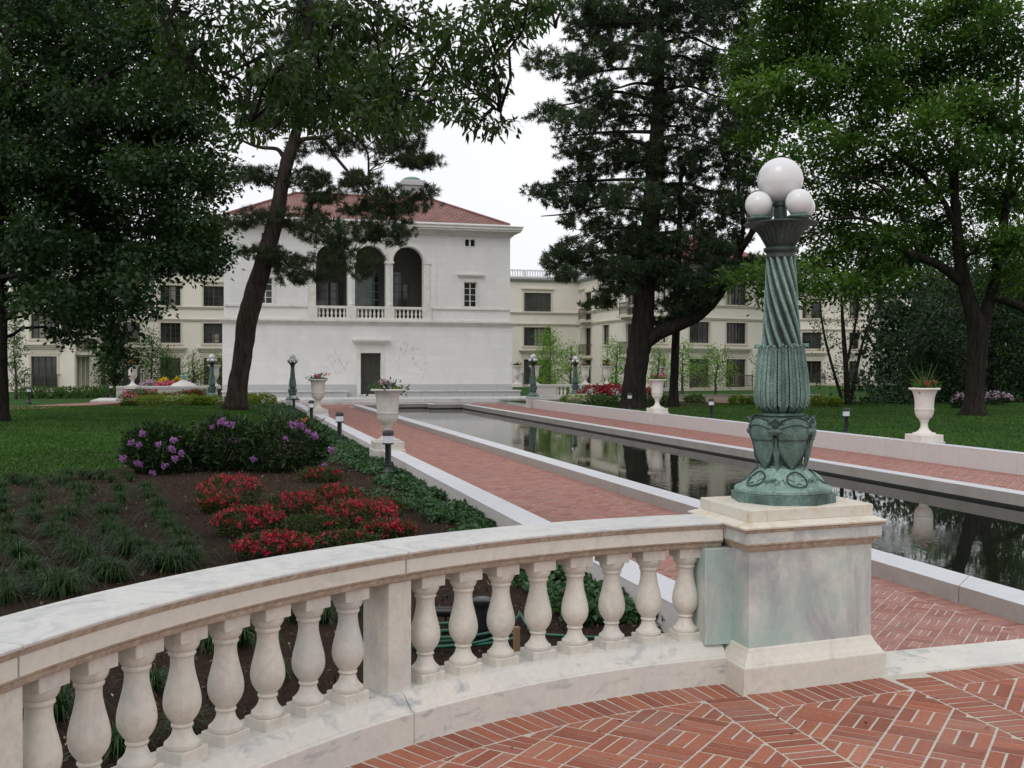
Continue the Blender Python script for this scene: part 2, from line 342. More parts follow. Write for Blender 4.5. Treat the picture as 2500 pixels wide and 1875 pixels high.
def rawmesh(name, V, F, mats, parent=None, lv=None, mi=None, smooth=False, **tg):
    V = np.asarray(V, np.float32).reshape(-1, 3)
    if parent is not None: V = V-ORG.get(parent.name, np.zeros(3)).astype(np.float32)
    me = bpy.data.meshes.new(name); k = F.shape[1]
    me.vertices.add(len(V)); me.vertices.foreach_set('co', V.ravel())
    me.loops.add(F.size); me.loops.foreach_set('vertex_index', F.ravel().astype(np.int32))
    me.polygons.add(len(F)); me.polygons.foreach_set('loop_start', np.arange(0, F.size, k, dtype=np.int32)); me.polygons.foreach_set('loop_total', np.full(len(F), k, np.int32))
    for q in (mats if isinstance(mats, (list, tuple)) else [mats]): me.materials.append(M[q])
    if mi is not None: me.polygons.foreach_set('material_index', mi.astype(np.int32))
    if lv is not None: a = me.attributes.new('lv', 'FLOAT', 'POINT'); a.data.foreach_set('value', lv.astype(np.float32))
    me.update(calc_edges=True)
    o = bpy.data.objects.new(name, me); S.collection.objects.link(o)
    if parent is not None: o.parent = parent; ORG[o.name] = ORG.get(parent.name, np.zeros(3))
    return tag(o, **tg)
def unit(a): return a/(np.linalg.norm(a, axis=-1, keepdims=True)+1e-9)
def leaves(P, L, Wd, dirs=None, flat=.6, droop=0., cv=None, spread=1.):
    """diamond leaves with their base at P; dirs = preferred direction"""
    n = len(P); D = RNG.normal(size=(n, 3))*spread
    if dirs is not None: D = D*.8+dirs*1.2
    D[:, 2] -= droop; D = unit(D)
    U = unit(RNG.normal(size=(n, 3))*(1-flat)+np.array([0, 0, 1.])*flat+1e-3)
    B = unit(np.cross(D, U)); Nn = np.cross(B, D)
    L = L*RNG.uniform(.5, 1.4, n)[:, None]; Wd = Wd*RNG.uniform(.75, 1.2, n)[:, None]
    V = np.stack([P, P+D*L*.45+B*Wd*.5+Nn*Wd*.12, P+D*L, P+D*L*.45-B*Wd*.5+Nn*Wd*.12], 1)
    lv = RNG.uniform(0, 1, n)*.6+(cv if cv is not None else .2)*1.0
    return V.reshape(-1, 3), np.repeat(np.clip(lv, 0, 1), 4)
def quads(n): return np.arange(n*4).reshape(-1, 4)
PH = RNG.uniform(0, 6.28, (12, 3)); 
def vnoise(P, sc):
    r = 0
    for i in range(6):
        k = np.array([sin(i*2.1+1), cos(i*1.7), sin(i*3.3+.5)])*sc*(1+.25*i); r = r+np.sin(P@k+PH[i, 0]+1.7*np.sin(P@k[[1, 2, 0]]*.7+PH[i, 1]))
    return r/6
def ell_points(c, r, n, shell=.5, gap=-.35, gs=1.6):
    m = int(n*1.9)+4; d = unit(RNG.normal(size=(m, 3))); q = RNG.uniform(0, 1, (m, 1))**(1/(3*(1+shell)))
    P = np.asarray(c)+d*q*np.asarray(r)*(1+.12*RNG.normal(size=(m, 1)))
    keep = vnoise(P, gs) > gap; return P[keep][:n]
def ell(cs):  # [(x,y,depth, rx_px, rz_px, rdepth_m)]
    return [(at(x, y, d), (rx*d/2345, rd, rz*d/2345)) for x, y, d, rx, rz, rd in cs]
def foliage(name, clus, parent, mat, dens, per, L, Wd, clump=.35, flat=.6, droop=.1, gap=-.25, gs=1.6, shell=.5, kind='leaf', vmin=0):
    Vs = []; ls = []; tips = []
    for c, r in clus:
        vol = (r[0]*r[1]*r[2])**(2/3); n = max(4, int(dens*vol))
        P = ell_points(c, r, n, shell, gap, gs)
        if len(P) == 0: continue
        tips.append((np.asarray(c), P))
        cvv = RNG.uniform(0, .3, len(P))+RNG.uniform(-.18, .22)
        if kind == 'leaf':
            Q = np.repeat(P, per, 0)+RNG.normal(size=(len(P)*per, 3))*clump*np.array([1, 1, .55])
            out = unit(Q-np.asarray(c)); v, l = leaves(Q, L, Wd, out, flat, droop, np.repeat(cvv, per))
        else:
            sh = unit((P-np.asarray(c))*np.array([1, 1, .4])+RNG.normal(size=P.shape)*.5+np.array([0, 0, .35]))
            t = RNG.uniform(-.5, .5, (len(P), per, 1)); Q = (P[:, None]+sh[:, None]*t*clump).reshape(-1, 3)
            out = (sh[:, None]*.7+unit(RNG.normal(size=(len(P), per, 3)))).reshape(-1, 3)
            v, l = leaves(Q, L, Wd, out, .3, droop, np.repeat(cvv, per), .25)
        Vs.append(v); ls.append(l)
    V = np.concatenate(Vs); o = rawmesh(name, V, quads(len(V)//4), mat, parent, np.concatenate(ls)); return o, tips
def limb_to(mb, a, b, r0, r1, sag=.12, n=6, mi=0):
    a = np.asarray(a, float); b = np.asarray(b, float); t = np.linspace(0, 1, n)[:, None]; d = np.linalg.norm(b-a)
    P = a+(b-a)*t; P += np.sin(t*pi)*np.array([0, 0, d*sag])+np.concatenate([[[0]*3], RNG.normal(size=(n-2, 3))*d*.03, [[0]*3]])
    mb.tube(P, np.linspace(r0, r1, n), 6, mi)
def smoothpath(P, k=4):
    P = np.asarray(P, float); out = []
    for i in range(len(P)-1):
        p0 = P[max(i-1, 0)]; p1 = P[i]; p2 = P[i+1]; p3 = P[min(i+2, len(P)-1)]
        for t in np.linspace(0, 1, k, endpoint=False):
            out.append(.5*((2*p1)+(-p0+p2)*t+(2*p0-5*p1+4*p2-p3)*t*t+(-p0+3*p1-3*p2+p3)*t**3))
    out.append(P[-1]); return np.array(out)
def px(path, d0, d1=None):   # [(x,y,width_px)] -> (points, radii)
    n = len(path); ds = np.linspace(d0, d0 if d1 is None else d1, n)
    a = smoothpath([np.r_[at(x, y, d), w*.5*d/2345] for (x, y, w), d in zip(path, ds)]); return a[:, :3], a[:, 3]
def nearest(sk, p):
    Q, R = sk; d = np.linalg.norm(Q-p, axis=1)+.35*np.maximum(0, Q[:, 2]-p[2]); i = int(np.argmin(d)); return Q[i], R[i]
def tree(name, label, cat, base, trunks, clus, leafmat, bark, dens, per, L, Wd, group=None, twig=True, flare=1.5, maxr=.5, **kw):
    root = thing(name, label, cat, tuple(base), group=group)
    mb = MB(); SQ = []; SR = []
    for j, (P, R) in enumerate(trunks):
        R = R.copy()
        if j == 0: z = P[:, 2]-P[0, 2]; R = R*(1+(flare-1)*np.exp(-z/.45))
        mb.tube(P, R, 14, jit=.05); SQ.append(P); SR.append(R)
    sk = (np.concatenate(SQ), np.concatenate(SR))
    o, tips = foliage('crown', clus, root, leafmat, dens, per, L, Wd, **kw)
    tw = MB()
    for c, P in tips:
        q, r = nearest(sk, c-np.array([0, 0, .3])); r1 = max(.02, min(r*.55, np.linalg.norm(c-q)*.022)); limb_to(mb, q, c, r1, r1*.4)
        if twig:
            for p in P[:min(len(P), 9)]: limb_to(mb, c+(q-c)*RNG.uniform(0, .35), p, r1*.38, .006, n=5)
    mb.build('trunk', bark, root, smooth=True); return root
exec_parts = True
# ============================================================ GROUND, PATHS, WATER
ZL, ZP, ZW = -.40, -.57, -.125            # lawn, path, low-wall top
CX0, CY0 = 2.74, 1.44                     # centre of the curved balustrade
def pol(r, a): return (CX0+r*sin(a), CY0+r*cos(a))
# lawn sheet with a hole for the sunken walk
gm = MB()
for x0, x1, y0, y1 in ((-400, 3.5, -60, 66), (16.4, 400, -60, 66), (-400, 400, 66, 500), (3.5, 16.4, -60, 1.5)):
    nx = max(1, int((x1-x0)/40)); gm.add([(x0, y0, ZL), (x1, y0, ZL), (x1, y1, ZL), (x0, y1, ZL)], [(0, 1, 2, 3)])
gm.build('lawn', 'grass', kind='structure')
bedpts = [(3.36, -6), (3.36, 57), (3.0, 57), (2.55, 46), (1.9, 38), (.8, 31), (-.5, 26.5), (-1.6, 23.6), (-3.7, 21.2), (-9, 20.4), (-9, -6)]
MB().add([(x, y, ZL+.012) for x, y in bedpts], [tuple(range(len(bedpts)))[::-1] if False else tuple(range(len(bedpts)))]).build('mulch_bed', 'mulch', kind='structure')
b = MB(); b.add([(-7, 56.5, ZL+.012), (3.3, 58, ZL+.012), (3.3, 61.2, ZL+.012), (-7, 61.2, ZL+.012)], [(0, 1, 2, 3)])
b.add([(16.8, 51, ZL+.012), (24, 50, ZL+.012), (30, 60, ZL+.012), (17, 63.5, ZL+.012)], [(0, 1, 2, 3)])
b.build('planting_bed', 'mulch', kind='structure')
# brick work -------------------------------------------------
def clip(poly, planes):
    for nx, ny, d in planes:              # keep nx*x+ny*y <= d
        out = []
        for i in range(len(poly)):
            a, c = poly[i], poly[(i+1) % len(poly)]; da = nx*a[0]+ny*a[1]-d; dc = nx*c[0]+ny*c[1]-d
            if da <= 0: out.append(a)
            if da*dc < 0: t = da/(da-dc); out.append((a[0]+(c[0]-a[0])*t, a[1]+(c[1]-a[1])*t))
        poly = out
        if len(poly) < 3: return None
    return poly
class Bricks:
    def __init__(s, z): s.mb = MB(); s.z = z
    def brick(s, cx, cy, l, w, ang, planes=()):
        ca, sa = cos(ang), sin(ang); P = [(cx+ca*x-sa*y, cy+sa*x+ca*y) for x, y in ((-l/2, -w/2), (l/2, -w/2), (l/2, w/2), (-l/2, w/2))]
        if planes: P = clip(P, planes)
        if not P: return
        ar = abs(sum(P[i][0]*P[(i+1) % len(P)][1]-P[(i+1) % len(P)][0]*P[i][1] for i in range(len(P))))/2
        if ar < l*w*.06: return
        n = len(P); mx_, my_ = sum(p[0] for p in P)/n, sum(p[1] for p in P)/n; e = .0035; h = s.z+RNG.uniform(-.0010, .0010); tx, ty = RNG.normal(0, .006, 2)
        I = [(x+(mx_-x)*e/max(hypot(x-mx_, y-my_), .01), y+(my_-y)*e/max(hypot(x-mx_, y-my_), .01)) for x, y in P]
        v = [(x, y, s.z-.012) for x, y in P]+[(x, y, h-.002) for x, y in P]+[(x, y, h+(x-mx_)*tx+(y-my_)*ty) for x, y in I]
        f = [(i, (i+1) % n, n+(i+1) % n, n+i) for i in range(n)]+[(n+i, n+(i+1) % n, 2*n+(i+1) % n, 2*n+i) for i in range(n)]+[tuple(2*n+i for i in range(n))]
        s.mb.add(v, f, 0, rv=RNG.uniform(0, 1))
    def weave(s, x0, x1, y0, y1, planes, B=.222, ang=pi/4, j=.0118, test=None):
        ca, sa = cos(ang), sin(ang); R = hypot(x1-x0, y1-y0)/2+B; mx_, my_ = (x0+x1)/2, (y0+y1)/2; K = int(R/B)+2
        o = (round((mx_*ca+my_*sa)/B), round((-mx_*sa+my_*ca)/B)); w = B/3
        for i in range(o[0]-K, o[0]+K+1):
            for k in range(o[1]-K, o[1]+K+1):
                u, v = i*B, k*B; X, Y = ca*u-sa*v, sa*u+ca*v
                if X < x0-B or X > x1+B or Y < y0-B or Y > y1+B: continue
                if test and not test(X, Y): continue
                pl = planes(X, Y) if callable(planes) else planes
                for q in (-1, 0, 1):
                    if (i+k) % 2: s.brick(X-sa*q*w, Y+ca*q*w, B-j, w-j, ang, pl)
                    else: s.brick(X+ca*q*w, Y+sa*q*w, B-j, w-j, ang+pi/2, pl)
# terrace: soldier course along the curved wall, two straight bands, woven fields between
T = Bricks(.0); RB = 3.865; BL = .235; BW = .0735
a = -1.25
while a < -.022:
    x, y = pol(RB-BL/2, a); T.brick(x, y, BW-.013, BL-.013, -a, [(1, 0, 2.60)]); a += BW/(RB-BL/2)
def line_y(x): return 5.09+(x-2.61)*.118                      # foot of the pier
x = 2.662
while x < 3.52: T.brick(x, line_y(x)-BL/2-.004, BW-.013, BL-.013, .117, [(-1, 0, -2.632), (1, 0, 3.525)]); x += BW
x = 3.82
while x < 7.6: T.brick(x, 5.075+(x-3.55)*.055, BW-.013, BL-.013, .055, [(-1, 0, -3.785)]); x += BW
for xa in (2.497, 3.655):
    y = 5.14 if xa > 3 else 5.08
    y -= BW/2
    while y > -3.2: T.brick(xa, y, BL-.010, BW-.0145, 0, [(0, 1, 5.058 if xa < 3 else 5.21)]); y -= BW
def tp(X, Y):
    a = atan2(X-CX0, Y-CY0); r = RB-BL-.008; return [(1, 0, 2.372), (sin(a), cos(a), CX0*sin(a)+CY0*cos(a)+r)]
T.weave(-2.6, 2.38, -.5, 5.1, tp, test=lambda X, Y: hypot(X-CX0, Y-CY0) < RB+.1 and X < 2.6)
sl2 = .118; nl = hypot(1, sl2)
T.weave(2.6, 3.55, -.5, 5.1, [(-1, 0, -2.622), (1, 0, 3.528), (-sl2/nl, 1/nl, (line_y(0)-BL-.012)/nl)])
T.weave(3.78, 7.4, -.5, 5.3, [(-1, 0, -3.782), (-.055/1.0015, 1/1.0015, (5.075-3.55*.055-BL/2-.004)/1.0015)])
tb = T.mb.build('terrace_paving', 'terrace_brick', kind='structure')
arc = [pol(RB+.05, q) for q in np.linspace(-1.4, -.02, 30)]
MB().prism([(8.5, -8), (8.5, 5.45), (3.4, 5.45), (2.7, 5.3)]+arc[::-1]+[(CX0-4.2, -8)], -.7, -.0032).build('terrace_bed', 'mortar', kind='structure')
# walks
for nm, xa, xb in (('left', 3.73, 6.86), ('right', 13.17, 16.3)):
    K = Bricks(ZP)
    pl = [(-1, 0, -(xa+BL+.005)), (1, 0, xb-BL-.005)]
    y1 = 63.6; y0 = 6.3 if nm == 'left' else 9
    K.weave(xa+BL, xb-BL, y0, y1, pl)
    y = y0
    while y < y1:
        for xc in (xa+BL/2, xb-BL/2): K.brick(xc, y, BL-.012, BW-.010, 0)
        y += BW
    K.mb.build('brick_walk', 'path_brick', kind='structure')
K = Bricks(ZP); K.weave(6.86, 13.2, 60.4, 63.6, [(-1, 0, -6.86), (1, 0, 13.17), (0, -1, -60.4)]); K.mb.build('brick_walk', 'path_brick', kind='structure')
K = Bricks(ZP); K.weave(3.8, 13.2, 5.6, 7.4, [(0, 1, 7.0)]); K.mb.build('brick_walk', 'path_brick', kind='structure')
MB().box(3.5, 7.0, 1.6, 63.7, -.8, ZP-.0035).box(13.0, 16.5, 1.6, 63.7, -.8, ZP-.0035).box(7.0, 13.0, 60.2, 63.7, -.8, ZP-.0035).box(7.0, 13.0, 1.6, 6.9, -.8, ZP-.0035).build('walk_bed', 'mortar_path', kind='structure')
# far left brick path
P = [gnd(-60, 878), gnd(60, 877), gnd(200, 870), gnd(262, 858), gnd(292, 850), gnd(292, 868), gnd(250, 872), gnd(60, 886), gnd(-60, 888)]
MB().add([(p[0], p[1], ZL+.016) for p in P], [tuple(range(len(P)))]).build('brick_path', 'path_brick', kind='structure')
P = [gnd(1435, 862), gnd(1700, 872), gnd(1700, 875.5), gnd(1435, 866)]
MB().add([(p[0], p[1], ZL+.016) for p in P], [(0, 1, 2, 3)]).build('brick_path', 'path_brick', kind='structure')
# pool
inner = [(7.30, 7.4), (7.30, 58.2), (9.05, 58.2), (9.05, 59.5), (11.05, 59.5), (11.05, 58.2), (12.80, 58.2), (12.80, 7.4)]
outer = [(6.86, 6.95), (6.86, 58.64), (8.6, 58.64), (8.6, 59.95), (11.5, 59.95), (11.5, 58.64), (13.17, 58.64), (13.17, 6.95)]
MB().add([(x, y, -.645) for x, y in [(7.1, 7.2), (13.0, 7.2), (13.0, 59.8), (7.1, 59.8)]], [(0, 1, 2, 3)]).build('water', 'water', kind='structure')
pc = thing('pool_coping', 'pale granite coping around the long reflecting pool', 'pool edge', (10, 33, ZP))
n = len(inner)
for i in range(n):
    k = (i+1) % n; A, B_, C_, D_ = outer[i], outer[k], inner[k], inner[i]; L = hypot(B_[0]-A[0], B_[1]-A[1]); m_ = max(1, round(L/2.0)); cb = MB()
    for q in range(m_):
        t0, t1 = q/m_, (q+1)/m_; g = .004/L
        lp = lambda p, r, t: (p[0]+(r[0]-p[0])*t, p[1]+(r[1]-p[1])*t)
        t0 += g; t1 -= g
        po = [lp(A, B_, t0), lp(A, B_, t1), lp(D_, C_, t1), lp(D_, C_, t0)]
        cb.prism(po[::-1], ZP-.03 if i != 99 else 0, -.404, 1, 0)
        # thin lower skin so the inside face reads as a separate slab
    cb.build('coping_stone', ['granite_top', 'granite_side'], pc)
ins = [(7.34, 7.44), (7.34, 58.24), (9.09, 58.24), (9.09, 59.54), (11.01, 59.54), (11.01, 58.24), (12.76, 58.24), (12.76, 7.44)]
ous = [(7.26, 7.36), (7.26, 58.3), (9.0, 58.3), (9.0, 59.6), (11.1, 59.6), (11.1, 58.3), (12.84, 58.3), (12.84, 7.36)]
cb = MB()
for i in range(n):
    k = (i+1) % n; off = .05
    cb.add([(ous[i][0], ous[i][1], -.9), (ous[k][0], ous[k][1], -.9), (ous[k][0], ous[k][1], -.59), (ous[i][0], ous[i][1], -.59)], [(0, 1, 2, 3)])
cb.build('pool_wall', 'black_metal_and_shade', pc)  # overhang shadow put into the colour: recessed wall under the coping made black
MB().box(7.0, 13.1, 7.1, 59.8, -.98, -.95).build('pool_floor', 'black_metal_and_shade', pc)
# low walls each side
def lowwall(x0, x1, ya, yb, lab):
    t = thing('low_wall', lab, 'wall', ((x0+x1)/2, (ya+yb)/2, ZP)); mb = MB(); L = 1.83; m_ = round((yb-ya)/L); L = (yb-ya)/m_
    for q in range(m_): mb.box(x0, x1, ya+q*L+.003, ya+(q+1)*L-.003, -.75, ZW-.004)
    v = mb.build('wall', 'wall_stone', t)
    cp = MB()
    for q in range(m_): cp.box(x0-.004, x1+.004, ya+q*L+.003, ya+(q+1)*L-.003, ZW-.004, ZW)
    cp.build('coping', 'granite_top', t)
lowwall(3.36, 3.73, 5.75, 54.6, 'low pale stone wall between the flower bed and the left brick walk')
lowwall(16.3, 16.67, 6.5, 56.3, 'low pale stone wall between the right brick walk and the lawn')
# steps, landing
st = thing('garden_steps', 'wide pale stone steps and landing before the white villa', 'steps', (10, 64, ZP)); mb = MB()
mb.box(3.6, 16.4, 63.55, 63.97, -.75, -.425).build('step', 'step_stone', st)
MB().box(3.2, 16.9, 63.95, 64.4, -.75, -.28).build('step', 'step_stone', st)
mb = MB()
for i in range(14): mb.box(-7+i*2.5+.004, -4.5+i*2.5-.004, 64.38, 69.4, -.75, -.284)
mb.box(-3, 3.3, 61.6, 64.3, -.75, -.285); mb.box(16.8, 26, 63.6, 64.3, -.75, -.285)
mb.build('landing', 'step_stone', st)
# marble threshold strip and steps down to the walk
tt = thing('threshold_steps', 'white marble threshold strip edging the near terrace right of the pier', 'steps', (6, 5.4, 0))
yf = lambda x: 5.2+(x-3.55)*.055
MB().prism([(3.50, yf(3.5)), (8.5, yf(8.5)), (8.5, yf(8.5)+.41), (3.50, 5.62)], -.4, .006).build('threshold', 'marble_veined', tt)
for i in range(3):
    MB().box(3.52, 8.5, 5.55+.31*i, 6.0+.31*i, -.75, -.14*(i+1)).build('step', 'marble_veined', tt)
# ============================================================ NEAR BALUSTRADE
bal = thing('balustrade', 'curved cream marble balustrade sweeping across the near foreground', 'balustrade', (CX0, CY0+4.06, 0))
def sweep(prof, a0, a1, n, mb=None, mis=None):
    mb = mb or MB(); rings = [[(CX0+r*sin(a), CY0+r*cos(a), z) for r, z in prof] for a in np.linspace(a0, a1, n)]
    mb.loft(rings, mis=mis); return mb
bays = [(-1.50, -1.012), (-1.012, -.514), (-.514, -.028)]
baseprof = [(3.865, -.7), (3.865, .135), (3.872, .142), (3.888, .145), (3.895, .155), (3.925, .190), (3.94, .206), (3.95, .21), (4.19, .21), (4.27, .14), (4.27, -.7)]
railprof = [(3.968, .714), (3.950, .722), (3.944, .735), (3.946, .742), (3.928, .752), (3.924, .760), (3.924, .822), (3.918, .826), (3.914, .836), (3.906, .848), (3.905, .856), (3.910, .861), (4.245, .861), (4.252, .850), (4.23, .82), (4.23, .755), (4.20, .714)]
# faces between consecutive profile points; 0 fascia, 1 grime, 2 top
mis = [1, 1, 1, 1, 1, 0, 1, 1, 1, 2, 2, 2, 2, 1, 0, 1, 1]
for i, (a0, a1) in enumerate(bays):
    g = .0012
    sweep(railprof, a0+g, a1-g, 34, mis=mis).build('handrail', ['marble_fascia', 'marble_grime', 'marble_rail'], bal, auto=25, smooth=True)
    sweep(baseprof, a0+g*.5, a1-g*.5, 34).build('base_course', 'marble_veined', bal, auto=25, smooth=True)
    sweep([(r+(.004 if r < 4.1 else -.004), z-.003) for r, z in railprof], a1-g*1.2, a1+g*1.2 if i < 2 else a1, 2).build('joint', 'cornice_grey', bal)
bprof = [(.048, .044), (.066, .046), (.069, .054), (.067, .064), (.060, .068), (.0575, .072), (.050, .080), (.042, .093), (.037, .108), (.035, .120), (.040, .123), (.0425, .129), (.040, .135), (.037, .138),
         (.044, .147), (.054, .160), (.063, .176), (.069, .193), (.0715, .211), (.071, .228), (.068, .250), (.062, .275), (.055, .302), (.049, .328), (.045, .350), (.0435, .368), (.044, .384), (.047, .394), (.051, .397), (.052, .403), (.050, .408), (.049, .412), (.056, .418), (.063, .430), (.0665, .442), (.067, .450), (.064, .455)]
bm = MB(); bm.lathe(bprof, (0, 0, 0), 36); bshaft = bm
def rot4(a, loc): 
    c, s_ = cos(a), sin(a); m_ = np.eye(4); m_[:2, :2] = [[c, -s_], [s_, c]]; m_[:3, 3] = loc; return m_
first = None
RC = 4.045
for a0, k in [(-.573-.055*7, 8), (-.070-.056*7, 8), (-1.455, 8)]:
    for q in range(k):
        a = a0+(.055 if a0 < -.5 else .056)*q; x, y = pol(RC, a)
        if first is None:
            bb = MB(); bb.lathe(bprof, (0, 0, .21), 40)
            first = bb.build('baluster', 'marble_cream', bal, world=False, smooth=True, auto=40)
            pb = MB(); pb.box(-.068, .068, -.068, .068, .2095, .255, bev=.004); p1 = pb.build('plinth', 'marble_cream', first, world=False)
            pb = MB(); pb.box(-.068, .068, -.068, .068, .662, .716, bev=.003); p2 = pb.build('abacus', 'marble_cream', first, world=False)
            o = first
        else:
            o = first.copy(); S.collection.objects.link(o); o.parent = bal
            for p in (p1, p2): d = p.copy(); S.collection.objects.link(d); d.parent = o
        o.location = (x-CX0, y-CY0-4.06, 0); o.rotation_euler = (0, 0, -a+RNG.normal(0, .01))
for a in (-1.012, -.514):
    pb = MB(); pb.box(-.066, .066, -.095, .10, .208, .716, bev=.004); x, y = pol(4.06, a); pb.xf(rot4(-a, (x, y, 0))); pb.build('pilaster', 'marble_cream', bal)
pb = MB(); pb.box(2.515, 2.70, 5.345, 5.62, .2, .72, bev=.004); pb.build('pilaster', 'marble_pier', bal)
# ------------------------------------------------------------ pier carrying the lamp
pier = thing('lamp_pier', 'square marble pier with green copper stains, at the end of the balustrade', 'pier', (3.06, 5.5, 0))
def quad(o, dep=.59): # offset outward
    A = (2.672-o, 5.15-o-.12*o); B2 = (3.465+o, 5.25-o+.12*o); return [A, B2, (B2[0], B2[1]+dep+2*o), (A[0], A[1]+dep+2*o)]
def stack(levels, nm, mat, mis=None):
    mb = MB(); rings = [[(x, y, z) for x, y in quad(o)] for o, z in levels]
    n_ = len(rings[0])
    for j in range(len(rings)-1):
        mb.loft([rings[j], rings[j+1]], caps=False, mi=(mis[j] if mis else 0))
    mb.add(rings[-1], [(0, 1, 2, 3)], mis[-1] if mis else 0); mb.add(rings[0], [(3, 2, 1, 0)], 0); return mb.build(nm, mat, pier)
stack([(.062, -.7), (.062, .130), (.060, .137), (.050, .141), (.046, .150), (.030, .170), (.012, .200), (.006, .214), (.0, .222)], 'base', ['marble_fascia', 'marble_veined'])
stack([(.0, .222), (.0, .728)], 'shaft', 'marble_pier')
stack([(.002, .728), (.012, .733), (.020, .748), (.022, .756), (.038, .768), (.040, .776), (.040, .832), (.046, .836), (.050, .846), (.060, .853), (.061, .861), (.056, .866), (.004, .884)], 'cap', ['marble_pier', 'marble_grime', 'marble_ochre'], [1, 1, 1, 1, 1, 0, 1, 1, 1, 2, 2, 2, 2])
stack([(.002, .884), (.004, .887), (.004, .943), (.0, .947)], 'plinth', 'marble_ochre')
